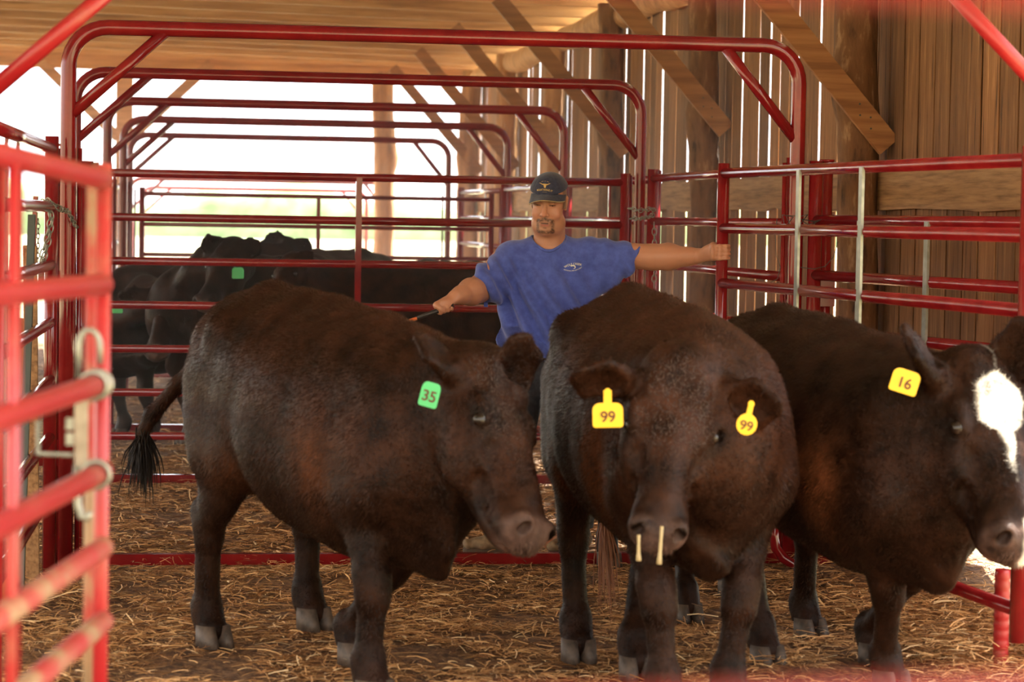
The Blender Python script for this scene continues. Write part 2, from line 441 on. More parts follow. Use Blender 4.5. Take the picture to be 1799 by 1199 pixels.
# ------------------------------------------------------------------ pipe work
def bow_points(x0, x1, y, h, r=0.19, n=9):
    pts = [np.array([x0, y, 0.0]), np.array([x0, y, h*0.5])]
    for k in range(n): a = math.pi-math.pi/2*k/(n-1); pts.append(np.array([x0+r+r*math.cos(a), y, h-r+r*math.sin(a)]))
    for k in range(n): a = math.pi/2-math.pi/2*k/(n-1); pts.append(np.array([x1-r+r*math.cos(a), y, h-r+r*math.sin(a)]))
    pts += [np.array([x1, y, h*0.5]), np.array([x1, y, 0.0])]
    return pts
def bow(y, x0, x1, h, label, r=0.038, m='red', bl=(0.48, 0.44), bar=True, br=(0.40, 0.49)):
    t = thing('bow_frame', label, 'frame', (x0, y, 0))
    g = MB(); g.tube(bow_points(x0, x1, y, h), r, 18); g.build('bow_pipe', M[m], t)
    g = MB(); g.tube([(x0, y, h-bl[1]), (x0+bl[0], y, h)], r*0.75, 14); g.build('corner_brace', M[m], t)
    g = MB(); g.tube([(x1, y, h-br[1]), (x1-br[0], y, h)], r*0.75, 14); g.build('corner_brace', M[m], t)
    if bar:
        g = MB(); g.abox(x0, x1, y-0.028, y+0.028, 0.015, 0.068); g.build('ground_bar', M[m], t)
    for xx in (x0, x1):
        g = MB(); g.tube([(xx+(0.055 if xx == x0 else -0.055), y+0.04, 0.05), (xx+(0.055 if xx == x0 else -0.055), y+0.04, h-bl[1]-0.15)], 0.012, 10)
        g.build('guide_rod', M[m], t)
    return t
bow(8.15, -0.62, 3.13, 2.62, 'bright red bow frame nearest the camera, only its corner braces in view', m='red_bright', bl=(0.56, 0.50), br=(0.52, 0.51))
B1 = bow(12.0, -0.51, 3.14, 2.65, 'tallest-looking red bow frame around the man, glossy pipe with ground bar')
bow(15.67, -0.62, 3.04, 2.64, 'second red bow frame of the alley, next behind the man', r=0.036)
bow(19.4, -0.52, 3.13, 2.63, 'third red bow frame of the alley, over the penned cattle', r=0.036)
bow(23.1, -0.47, 3.18, 2.63, 'fourth red bow frame of the alley', r=0.036)
bow(26.8, -0.47, 3.03, 2.60, 'fifth red bow frame, thin against the bright sky', r=0.034)
bow(33.6, -0.60, 3.02, 2.22, 'low pale-red bow frame beyond the far end of the barn', r=0.03)
bow(38.5, -0.50, 3.05, 2.15, 'farthest low red bow frame out in the daylight', r=0.03)

ZR = [2.0-0.2783*i for i in range(7)]
def gate(name, label, cat, a, b, zs=ZR, r=0.024, pr=0.036, ups=(0.5,), um=None, m='red', top=0.06, foot=0.12, flat=False, group=None, feet=False, side=0):
    """pipe gate or panel from ground point a to ground point b"""
    a = np.array([a[0], a[1], 0.0]); b = np.array([b[0], b[1], 0.0])
    if name == 'side_panel': foot = zs[-1]+0.03
    t = thing(name, label, cat, a, group); d = unit(b-a); nrm = np.array([d[1], -d[0], 0])
    for z in zs:
        g = MB(); g.tube([a+[0, 0, z], b+[0, 0, z]], r, 14); g.build('rail', M[m], t)
    for p in (a, b):
        g = MB(); g.tube([p+[0, 0, zs[-1]-foot], p+[0, 0, zs[0]+top]], pr, 16); g.build('end_post', M[m], t)
    for u in ups:
        p = a+(b-a)*u
        g = MB()
        g.box(p+[0, 0, (zs[0]+zs[-1])/2]+nrm*(r*side), d*0.019, nrm*(r if side == 0 else 0.006), (0, 0, (zs[0]-zs[-1])/2)); g.build('upright', M[um or m], t)
    return t
# closed gate right behind the man
g2 = gate('pipe_gate', 'closed seven-rail red gate behind the man, holding back the penned cattle', 'gate', (-0.50, 15.5), (2.93, 15.6), ups=(0.49,), pr=0.034, r=0.026)
gate('pipe_gate', 'farther red gate behind the penned cattle, thin rails against the bright opening', 'gate', (-0.29, 23.0), (3.02, 23.0), ups=(0.5,), zs=[1.93-0.285*i for i in range(7)], r=0.02, pr=0.026)
# side panels between the bows
names = ['first', 'second', 'third', 'fourth']
YB = [12.0, 15.67, 19.4, 23.1, 26.8]
for i in range(4):
    gate('side_panel', f'red pipe panel closing the right side of the alley, {names[i]} bay from the man', 'panel', (3.16+0.02*i, YB[i]+0.16), (3.10+0.02*i, YB[i+1]-0.14), ups=(0.5,), side=1, r=0.026, zs=[2.03-0.2783*j for j in range(7)])
    gate('side_panel', f'red pipe panel closing the left side of the alley, {names[i]} bay from the first bow', 'panel', (-0.58, YB[i]+0.16), (-0.56, YB[i+1]-0.14), ups=(0.5,), side=1)
# angled panel on the right, between gate and wall
zs0 = [1.77-0.2783*i for i in range(6)]
pa, pb = P(1418, 995, 12.35), P(1800, 1000, 10.35)
gate('side_panel', 'red pipe panel slanting from the first bow towards the board wall, behind the open gate', 'panel', pa[:2], pb[:2], zs=zs0, ups=(0.26, 0.58), side=1, top=0.30, r=0.028, um='zinc')
# open gate held by the man
ga, gb_ = P(1257, 990, 12.35), P(1787, 1100, 8.98)
OG = gate('swing_gate', 'open red pipe gate held by the man, bright flat steel uprights, nearest on the right', 'gate', ga[:2], gb_[:2], ups=(0.33, 0.55), side=1, r=0.0265, pr=0.030, um='zinc', top=0.05)
# feet: hooped skids and stub legs
def skid(p, name, label):
    g = MB(); c = np.array([p[0], p[1], 0]); pts = []
    for k in range(9):
        a = math.pi*k/8; pts.append(c+np.array([0.16*math.cos(a), -0.03*math.cos(a), 0.17-0.15*math.sin(a)]))
    g.tube([pts[0]+[0, 0, 0.12]]+pts+[pts[-1]+[0, 0, 0.12]], 0.026, 12)
    tag(g.build(name, M['red']), label, 'gate foot')
sk = P(1415, 1000, 12.2); skid(sk, 'skid_foot', 'curved red skid foot of the slanting panel, resting in the straw')
g = MB(); q = G(1757, 1180)
pts = [np.array([q[0], q[1], -0.05+0.013*i]) for i in range(36)]
g.tube(pts, [0.030+(0.003 if i % 3 == 0 else 0) for i in range(36)], 14)
tag(g.build('ribbed_leg', M['red_bright']), 'ribbed red leg under the hinge end of the open gate', 'gate leg')
q2 = q+np.array([0.22, 0.0, 0]); g = MB(); g.tube([np.array([q2[0], q2[1], -0.05+0.013*i]) for i in range(36)], [0.030+(0.003 if i % 3 == 0 else 0) for i in range(36)], 14)
tag(g.build('ribbed_leg', M['red_bright']), 'second ribbed red leg, at the right edge beyond the gate', 'gate leg')
# left swing panel (mirror of the open gate)
la, lb = P(86, 990, 11.72), P(-60, 1100, 7.89)
gate('side_panel', 'red pipe panel with shiny worn rails on the left, beyond the muddy gate', 'panel', la[:2], lb[:2], ups=(0.42, 0.56), side=1, r=0.0265, pr=0.032, top=0.06, zs=[2.05-0.2783*i for i in range(7)], m='red')

# bolted post cluster beside the first bow, left and right
for (u, dz, hh, lab_) in ((86, 11.95, 2.07, 'red latch post beside the left foot of the first bow, capped'), (145, 12.6, 2.0, 'red post just inside the left side of the first bow'), (1436, 12.5, 2.07, 'capped red post just right of the first bow')):
    q = P(u, 990, dz); g = MB(); g.tube([(q[0], q[1], -0.02), (q[0], q[1], hh)], 0.034, 16); t = thing('latch_post', lab_, 'post', (q[0], q[1], 0))
    g.build('pipe', M['red'], t)
    g = MB(); g.tube([(q[0], q[1], hh), (q[0], q[1], hh+0.012)], 0.040, 16); g.build('cap', M['red'], t)
    for z in (0.5, 1.33):
        g = MB(); g.abox(q[0]-0.06, q[0]+0.045, q[1]-0.05, q[1]-0.03, z, z+0.13); g.build('hinge_plate', M['red'], t)

# ---------------------------------------------------- near left gate (muddy, close to the camera)
def PG(u, v, z): return P(u, v, z)
t = thing('muddy_gate', 'muddy bright red gate closest on the left, six-rail with chrome clamps', 'gate', (P(181, 700, 5.3)[0], P(181, 700, 5.3)[1], 0))
zr = [(315, 272, 0.0235, 'red_bright'), (500, 517, 0.024, 'red_bright'), (672, 735, 0.024, 'red_bright'), (828, 924, 0.024, 'red_bright'), (962, 1086, 0.024, 'red_muddy'), (1092, 1250, 0.024, 'red_muddy'), (1235, 1430, 0.024, 'red_muddy')]
for (vr, vl, r, m_) in zr:
    a = PG(181, vr, 5.3); b = PG(0, vl, 4.45); b = b+(b-a)*1.6
    g = MB(); g.tube([a, b], r, 16); g.build('rail', M[m_], t)
g = MB(); a = PG(183, 287, 5.3); b = a.copy(); b[2] = 0.08
g.tube([a, b], 0.0165, 16); g.build('end_post', M['red_bright'], t)
g = MB(); a2 = PG(163, 290, 5.36); b2 = a2.copy(); b2[2] = 0.08
g.tube([a2, b2], 0.013, 12); g.build('inner_post', M['red_muddy'], t)
for (u, dz_, m_, w) in ((24, 4.5, 'red_bright', 0.011), (38, 4.62, 'red', 0.004)):
    a = PG(u, 285, dz_); b = a.copy(); b[2] = 0.3; g = MB(); g.tube([a, b], w, 10); g.build('upright', M[m_], t)
def ring(c, d, R, r, m_, name, par, n=20):
    d = unit(d); x = unit(np.cross(d, [0, 0, 1])); y_ = np.cross(d, x)
    g = MB(); g.tube([c+R*(math.cos(q)*x+math.sin(q)*y_) for q in np.linspace(0, 2*math.pi, n, endpoint=False)], r, 8, closed=True)
    return g.build(name, m_, par)
for (vr, vl, us) in ((672, 735, (0.06, 0.11)), (828, 924, (0.08,)),):
    a = PG(181, vr, 5.3); b = PG(0, vl, 4.45)
    for s_ in us: ring(a+(b-a)*s_, b-a, 0.029, 0.006, M['zinc'], 'clamp_ring', t)
# latch: flat bar, hook and lower loop on the near gate
g = MB(); c = PG(143, 752, 5.25); g.box(c, CR*0.014, FW*0.004, CU*0.10); g.build('latch_bar', M['rusty'], t)
hk = []
for k in range(13):
    a = math.pi*k/12; hk.append(PG(155-20*math.cos(a)*-1*-1, 640, 5.25)*0+PG(157-19*math.cos(a), 610-30*math.sin(a), 5.25))
g = MB(); g.tube([PG(138, 665, 5.25)]+hk+[PG(176, 640, 5.25)], 0.0065, 8); g.build('latch_hook', M['zinc'], t)
hk = [PG(136, 820, 5.25), PG(135, 860, 5.25), PG(137, 890, 5.25), PG(143, 908, 5.25), PG(152, 912, 5.25), PG(158, 900, 5.25)]
g = MB(); g.tube(hk, 0.0085, 8); g.build('latch_loop', M['zinc'], t)
g = MB(); g.tube([PG(67, 740, 5.5), PG(67, 798, 5.5), PG(128, 800, 5.4)], 0.0055, 8); g.build('latch_rod', M['zinc'], t)
for v in (745, 772): 
    g = MB(); c = PG(123, v, 5.3); g.box(c, CR*0.008, FW*0.006, CU*0.013); g.build('latch_spring', M['zinc'], t)

# ---------------------------------------------------- panel right in front of the lens (two blurred rails in view)
t = thing('front_panel', 'red pipe panel nearest of all, two blurred rails along the top and bottom edge', 'panel', (P(900, 600, 0.95)[0], P(900, 600, 0.95)[1], 0))
def rail_near(v0, v1, extra=0.0):
    a = P(-3400, v0, 0.70); b = P(5200, v1, 1.32)
    g = MB(); g.tube([a, b], 0.024, 14); g.build('rail', M['red'], t); return a, b
a1, b1 = rail_near(-409, 107)
a_, b_ = rail_near(1580, 1120)
for k in (1, 2): 
    g = MB(); dz = np.array([0, 0, -0.285*k]); g.tube([a_+dz, b_+dz], 0.024, 14); g.build('rail', M['red'], t)
for p in (a1, b1):
    g = MB(); g.tube([(p[0], p[1], 0.02), (p[0], p[1], p[2]+0.3)], 0.03, 14); g.build('end_post', M['red'], t)

# ---------------------------------------------------- chains, wire, tools
def chain(name, pts, label, link=0.045, r=0.0035, m='zinc'):
    pts = [np.array(p) for p in pts]; t = thing(name, label, 'chain', pts[0]); g = MB()
    seg = [np.linalg.norm(pts[i+1]-pts[i]) for i in range(len(pts)-1)]; tot = sum(seg); n = int(tot/(link*0.72))
    cum = np.concatenate([[0], np.cumsum(seg)])
    for k in range(n):
        s_ = (k+0.5)/n*tot; i = min(np.searchsorted(cum, s_)-1, len(seg)-1); f_ = (s_-cum[i])/seg[i]
        c = pts[i]*(1-f_)+pts[i+1]*f_; d = unit(pts[i+1]-pts[i])
        a = unit(np.cross(d, [0.3, 1, 0.2])); b = np.cross(d, a); s2 = a if k % 2 else b
        g.tube([c+d*math.cos(q)*link*0.5+s2*math.sin(q)*link*0.28 for q in np.linspace(0, 2*math.pi, 10, endpoint=False)], r, 5, closed=True)
    tag(g.build('links', M[m], t), kind='stuff')
chain('gate_chain', [P(68, 356, 11.5), P(86, 352, 11.4), P(104, 366, 11.4), P(120, 372, 11.6), P(134, 400, 11.8)], 'steel chain looped around the left post of the first bow')
chain('gate_chain', [P(88, 372, 11.3), P(88, 392, 11.3), P(82, 420, 11.3), P(70, 465, 11.3)], 'doubled steel chain hanging down from the left rail end')
chain('gate_chain', [P(84, 360, 11.3), P(92, 385, 11.3), P(86, 422, 11.3), P(74, 468, 11.3)], 'second strand of steel chain hanging beside the left latch post')
chain('gate_chain', [P(67, 385, 11.6), P(67, 420, 11.6), P(66, 462, 11.6)], 'small-link chain hanging left of the doubled chain', link=0.03, r=0.0025)
chain('gate_chain', [P(1105, 366, 15.2), P(1125, 370, 15.1), P(1148, 366, 15.2), P(1146, 380, 15.3), P(1125, 384, 15.1), P(1108, 384, 15.2)], 'steel chain tying the closed gate to the second bow, right of the man', link=0.05)
chain('gate_chain', [P(1149, 392, 15.4), P(1150, 430, 15.4), P(1149, 505, 15.4)], 'long steel chain hanging from the second bow behind the outstretched arm', link=0.05)
def wire(name, pts, label, r=0.003, m='dark_steel', cat='wire'):
    g = MB(); g.tube(pts, r, 6); tag(g.build(name, M[m]), label, cat)
wire('tie_wire', [P(1378+14*math.sin(k*1.9)+k*2.6, 392+16*math.cos(k*1.3+1)*(1 if k < 14 else 0.4), 12.15+0.04*math.cos(k)) for k in range(24)], 'tangled tie wire knotted round the first bow at rail height', r=0.0022)
wire('tie_wire', [P(1365, 385, 12.3), P(1362, 410, 12.3), P(1364, 450, 12.3), P(1371, 470, 12.3), P(1366, 490, 12.3), P(1352, 497, 12.3)], 'thin wire dangling left of the first bow', r=0.0018)
wire('tie_wire', [P(1406, 470, 12.2), P(1430, 473, 12.2), P(1450, 468, 12.2), P(1464, 452, 12.2), P(1472, 425, 12.2)], 'thin curved wire springing right from the first bow', r=0.0018)
# tools leaning at the left
t = thing('sorting_paddle', 'brick-red rounded paddle handle leaning behind the left panel', 'tool', (P(24, 700, 10.2)[0], P(24, 700, 10.2)[1], 0))
a, b = P(31, 384, 10.2), P(12, 560, 10.0); g = MB()
n = 14; g.tube([a+(b-a)*k/(n-1) for k in range(n)], [0.012, 0.016]+[0.017]*(n-2), 12); g.build('handle', M['tan_tool'], t)
b2_ = b.copy(); b2_[2] = 0.02; g = MB(); g.tube([b, b2_], 0.013, 10); g.build('shaft', M['tan_tool'], t)
def lean_bar(name, p, q, w, m, label, cat='timber'):
    q = q.copy(); q[2] = 0.0; d = q-p; g = MB(); ax = unit(np.cross(d, FW)); g.box((p+q)/2, d/2, ax*w, unit(np.cross(d, ax))*0.012); tag(g.build(name, M[m]), label, cat)
lean_bar('steel_bar', P(56, 378, 10.9), P(36, 900, 10.6), 0.016, 'dark_steel', 'dark green steel bar leaning behind the left panel', 'bar')
lean_bar('timber_prop', P(53, 432, 11.0), P(58, 985, 11.3), 0.03, 'plank', 'grey upright timber prop behind the left panel rails')
lean_bar('timber_prop', P(40, 560, 11.5), P(48, 985, 11.7), 0.035, 'board', 'darker timber prop left of the grey one, low behind the rails')
lean_bar('leaning_pipe', P(63, 345, 11.2), P(30, 990, 11.3), 0.010, 'red', 'thin red pipe leaning between the timber props', 'pipe')
g = MB(); c = G(30, 990); g.abox(c[0]-0.05, c[0]+0.03, c[1]+0.1, c[1]+0.14, 0.0, 0.42); tag(g.build('white_panel', M['white_board']), 'off-white board standing low at the left edge', 'board')
g = MB(); c = P(20, 625, 9.9)
g.tube([c+np.array([0.022*math.cos(q), 0, 0.022*math.sin(q)]) for q in np.linspace(0, 6.28, 12, endpoint=False)], 0.006, 6, closed=True)
c2 = P(11, 643, 9.9)
g.tube([c2+np.array([0.02*math.cos(q), 0, 0.02*math.sin(q)]) for q in np.linspace(0, 6.28, 12, endpoint=False)], 0.006, 6, closed=True)
g.tube([c2, c2-np.array([0, 0, 0.07])], 0.006, 6)
tag(g.build('orange_hook', M['orange']), 'orange ring hook hanging at the left edge', 'hook')

# haze volume added in the back half, stands in for veiling glare
M['veil'] = bpy.data.materials.new('veil_air'); M['veil'].use_nodes = True
q_ = M['veil'].node_tree; q_.nodes.clear(); vs_ = q_.nodes.new('ShaderNodeVolumeScatter'); ou_ = q_.nodes.new('ShaderNodeOutputMaterial')
vs_.inputs['Color'].default_value = (1, 0.93, 0.8, 1); vs_.inputs['Density'].default_value = 0.014; vs_.inputs['Anisotropy'].default_value = 0.55
q_.links.new(vs_.outputs[0], ou_.inputs['Volume'])
g = MB(); g.abox(-6.0, 3.85, 12.9, 32.7, 0.05, 3.6); hz_ = g.build('veil_haze', M['veil']); tag(hz_, 'thin haze added in the back half of the barn for the veiling glow of the open end', 'haze', kind='stuff')
# ------------------------------------------------------------------ implicit surface modelling
class Field:
    """signed distance grid; shapes are blended in, then skinned with surface nets"""
    def __init__(s, lo, hi, h):
        s.lo = np.array(lo, float); s.h = h
        s.n = np.ceil((np.array(hi)-s.lo)/h).astype(int)+1
        s.F = np.full(s.n, 0.5, np.float32)
    def box(s, lo, hi):
        a = np.clip(np.floor((lo-s.lo)/s.h).astype(int), 0, s.n); b = np.clip(np.ceil((hi-s.lo)/s.h).astype(int)+1, 0, s.n)
        if np.any(b <= a): return None
        sl = tuple(slice(a[i], b[i]) for i in range(3))
        ax = [(s.lo[i]+s.h*np.arange(a[i], b[i])).astype(np.float32) for i in range(3)]
        return sl, np.meshgrid(*ax, indexing='ij', sparse=True)
    def blend(s, sl, d, k):
        A = s.F[sl]
        if k > 0:
            hh = np.clip(0.5+0.5*(A-d)/k, 0, 1); A[...] = A*(1-hh)+d*hh-k*hh*(1-hh)
        else: np.minimum(A, d, out=A)
    def cut(s, sl, d, k):
        A = s.F[sl]; d = -d
        hh = np.clip(0.5-0.5*(A-d)/max(k, 1e-5), 0, 1); A[...] = A*(1-hh)+d*hh+k*hh*(1-hh)
    def seg(s, p0, p1, r0, r1, k=0.03, lat=None, sub=False, mg=None):
        """tapered limb piece; r may be (lateral, other) radii with lateral axis lat"""
        p0 = np.array(p0, float); p1 = np.array(p1, float)
        a0, b0 = r0 if hasattr(r0, '__len__') else (r0, r0); a1, b1 = r1 if hasattr(r1, '__len__') else (r1, r1)
        R = max(a0, b0, a1, b1)+k+3*s.h
        g = s.box(np.minimum(p0, p1)-R, np.maximum(p0, p1)+R)
        if g is None: return
        sl, (X, Y, Z) = g
        d = p1-p0; L = np.linalg.norm(d)
        if L < 1e-6: d = np.array([0, 0, 1.0]); L = 1e-6
        else: d = d/L
        x, y, z = X-p0[0], Y-p0[1], Z-p0[2]
        t = x*d[0]+y*d[1]+z*d[2]; tc = np.clip(t, 0, L); u = tc/L
        ra = t-tc
        if lat is None and a0 == b0 and a1 == b1:
            q = np.sqrt((x-tc*d[0])**2+(y-tc*d[1])**2+(z-tc*d[2])**2)-(a0+(a1-a0)*u)
        else:
            l = np.array(lat if lat is not None else [0, 1, 0], float); l = l-d*np.dot(l, d); l /= np.linalg.norm(l)
            w = np.cross(d, l)
            a = a0+(a1-a0)*u; b = b0+(b1-b0)*u
            rl = x*l[0]+y*l[1]+z*l[2]; rw = x*w[0]+y*w[1]+z*w[2]
            m = np.minimum(a, b)
            nn = np.sqrt((rl/a)**2+(rw/b)**2+(ra/((a+b)/2))**2)
            # gradient-normalised distance
            gn = np.sqrt((rl/a**2)**2+(rw/b**2)**2+(ra/((a+b)/2)**2)**2)+1e-6
            q = np.where(nn > 0.3, nn*(nn-1)/gn, (nn-1)*m)
        q = q.astype(np.float32)
        (s.cut if sub else s.blend)(sl, q, k)
    def ball(s, c, r, k=0.03, sub=False, ax=None):
        """ellipsoid: r scalar or 3 radii along axes ax"""
        c = np.array(c, float)
        if not hasattr(r, '__len__'): r = (r, r, r)
        R = max(r)+k+3*s.h; g = s.box(c-R, c+R)
        if g is None: return
        sl, (X, Y, Z) = g; x, y, z = X-c[0], Y-c[1], Z-c[2]
        if ax is not None: x, y, z = [x*a[0]+y*a[1]+z*a[2] for a in ax]
        nn = np.sqrt((x/r[0])**2+(y/r[1])**2+(z/r[2])**2)
        gn = np.sqrt((x/r[0]**2)**2+(y/r[1]**2)**2+(z/r[2]**2)**2)+1e-6
        q = np.where(nn > 0.3, nn*(nn-1)/gn, (nn-1)*min(r)).astype(np.float32)
        (s.cut if sub else s.blend)(sl, q, k)
    def chain(s, pts, rs, k=0.03, lat=None):
        for i in range(len(pts)-1): s.seg(pts[i], pts[i+1], rs[i], rs[i+1], k if i == 0 or True else k, lat)
    def plane(s, p, n, k=0.003):
        """keep the side of the plane behind normal n"""
        X, Y, Z = np.meshgrid(*[(s.lo[i]+s.h*np.arange(s.n[i])).astype(np.float32) for i in range(3)], indexing='ij', sparse=True)
        n = unit(n); d = (X-p[0])*n[0]+(Y-p[1])*n[1]+(Z-p[2])*n[2]
        np.maximum(s.F, d, out=s.F)
    def skin(s):
        F_ = s.F; I = F_ < 0
        c = np.zeros(np.array(F_.shape)-1, np.int8)
        for a in (0, 1):
            for b in (0, 1):
                for d in (0, 1): c += I[a:a+c.shape[0], b:b+c.shape[1], d:d+c.shape[2]]
        act = (c > 0) & (c < 8)
        ci = np.argwhere(act); vid = np.full(act.shape, -1, np.int32); vid[act] = np.arange(len(ci))
        acc = np.zeros((len(ci), 3)); cnt = np.zeros(len(ci))
        cr = [(a, b, d) for a in (0, 1) for b in (0, 1) for d in (0, 1)]
        val = {q: F_[ci[:, 0]+q[0], ci[:, 1]+q[1], ci[:, 2]+q[2]] for q in cr}
        for q in cr:
            for ax in range(3):
                if q[ax] == 0:
                    q2 = list(q); q2[ax] = 1; q2 = tuple(q2)
                    a, b = val[q], val[q2]; m = (a < 0) != (b < 0)
                    t = np.where(m, a/(a-b+1e-12), 0)
                    pos = np.tile(np.array(q, float), (len(ci), 1)); pos[:, ax] = t
                    acc[m] += pos[m]; cnt[m] += 1
        Vx = (ci+acc/cnt[:, None])*s.h+s.lo
        quads = []
        for ax in range(3):
            o = [(1, 2), (2, 0), (0, 1)][ax]
            A = np.take(I, range(I.shape[ax]-1), ax); B = np.take(I, range(1, I.shape[ax]), ax)
            e = np.argwhere(A != B)
            ok = (e[:, o[0]] > 0) & (e[:, o[1]] > 0) & (e[:, o[0]] < act.shape[o[0]]) & (e[:, o[1]] < act.shape[o[1]]) & (e[:, ax] < act.shape[ax])
            e = e[ok]; fl = A[e[:, 0], e[:, 1], e[:, 2]]
            def id_(da, db):
                w = e.copy(); w[:, o[0]] -= da; w[:, o[1]] -= db
                return vid[w[:, 0], w[:, 1], w[:, 2]]
            q = np.stack([id_(1, 1), id_(0, 1), id_(0, 0), id_(1, 0)], 1)
            q[~fl] = q[~fl][:, ::-1]
            quads.append(q)
        return Vx, np.concatenate(quads)
def relax(V, Q, it=2, f=0.5):
    """Laplacian smoothing"""
    for _ in range(it):
        acc = np.zeros_like(V); cnt = np.zeros(len(V))
        for k in range(4):
            for j in (1, 3):
                np.add.at(acc, Q[:, k], V[Q[:, (k+j) % 4]]); np.add.at(cnt, Q[:, k], 1)
        V = V+f*(acc/cnt[:, None]-V)
    return V
def vnormals(V, Q):
    n = np.cross(V[Q[:, 2]]-V[Q[:, 0]], V[Q[:, 3]]-V[Q[:, 1]]); N = np.zeros_like(V)
    for k in range(4): np.add.at(N, Q[:, k], n)
    return N/(np.linalg.norm(N, axis=1)[:, None]+1e-12)
def sm(a, b, x):
    t = np.clip((x-a)/(b-a), 0, 1); return t*t*(3-2*t)
def bump3(p, c, r): return np.exp(-np.sum(((p-np.array(c))/np.array(r))**2, axis=1))
def paint(me, cols, name='tint'):
    at = me.color_attributes.new(name, 'FLOAT_COLOR', 'POINT')
    c = np.ones((len(cols), 4), np.float32); c[:, :3] = cols; at.data.foreach_set('color', c.ravel())
# ------------------------------------------------------------------ cattle
def coat_material(name, rough=0.5, sheen=0.5):
    m = mat(name, rough=rough)
    a = nd(m, 'VertexColor', layer_name='tint')
    c = nd(m, 'TexCoord'); mp_ = nd(m, 'Mapping'); mp_.inputs['Scale'].default_value = (1.0, 1.0, 0.35)
    lk(m, c.outputs['Object'], mp_.inputs['Vector'])
    n = nd(m, 'TexNoise', Scale=60, Detail=5, Roughness=0.7); lk(m, mp_.outputs[0], n.inputs['Vector'])
    n2 = nd(m, 'TexNoise', Scale=9, Detail=6, Roughness=0.6); lk(m, c.outputs['Object'], n2.inputs['Vector'])
    mr = nd(m, 'MapRange'); mr.inputs['From Min'].default_value = 0.35; mr.inputs['From Max'].default_value = 0.7; mr.inputs['To Min'].default_value = 0.35; mr.inputs['To Max'].default_value = 2.1
    lk(m, n2.outputs['Fac'], mr.inputs['Value'])
    mx = nd(m, 'MixRGB', blend_type='MULTIPLY'); mx.inputs['Fac'].default_value = 1
    lk(m, a.outputs['Color'], mx.inputs['Color1']); lk(m, mr.outputs[0], mx.inputs['Color2'])
    lk(m, mx.outputs[0], bsdf(m).inputs['Base Color'])
    b = nd(m, 'Bump', Strength=0.55, Distance=0.006); lk(m, n.outputs['Fac'], b.inputs['Height'])
    b2 = nd(m, 'Bump', Strength=0.35, Distance=0.03); lk(m, n2.outputs['Fac'], b2.inputs['Height']); lk(m, b.outputs[0], b2.inputs['Normal'])
    lk(m, b2.outputs[0], bsdf(m).inputs['Normal'])
    bsdf(m).inputs['Sheen Weight'].default_value = sheen; bsdf(m).inputs['Sheen Roughness'].default_value = 0.45
    bsdf(m).inputs['Sheen Tint'].default_value = (0.9, 0.62, 0.45, 1)
    bsdf(m).inputs['Specular IOR Level'].default_value = 0.3
    bsdf(m).inputs['IOR'].default_value = 1.24
    return m
M['coat'] = coat_material('black_coat', 0.42, 0.0)
M['coat_hair'] = mat('short_coat_hair', rough=0.42, IOR=1.22)
a_ = nd(M['coat_hair'], 'VertexColor', layer_name='tint'); lk(M['coat_hair'], a_.outputs['Color'], bsdf(M['coat_hair']).inputs['Base Color'])
M['hoof'] = noise_mix(mat('hoof_horn', rough=0.6), [(0.035, 0.024, 0.018), (0.095, 0.065, 0.046)], scale=30)
M['eye'] = mat('dark_eye', (0.010, 0.005, 0.003), 0.25)
M['tag_yellow'] = mat('yellow_tag', (0.88, 0.52, 0.02), 0.4)
M['tag_green'] = mat('green_tag', (0.06, 0.50, 0.16), 0.4)
M['ink'] = mat('tag_ink', (0.10, 0.03, 0.01), 0.6)
M['drool'] = mat('drool', (0.75, 0.62, 0.36), 0.08, Transmission_Weight=0.6, IOR=1.33)
M['hair_dark'] = mat('tail_hair', (0.009, 0.005, 0.0035), 0.5, IOR=1.25)
M['hair_rust'] = mat('rusty_tail_hair', (0.22, 0.07, 0.025), 0.5)

BLK = np.array([0.0066, 0.0036, 0.0024]); BRN = np.array([0.030, 0.0105, 0.0050]); RST = np.array([0.17, 0.055, 0.02])
MUZ = np.array([0.075, 0.045, 0.036]); WHT = np.array([0.85, 0.80, 0.72])

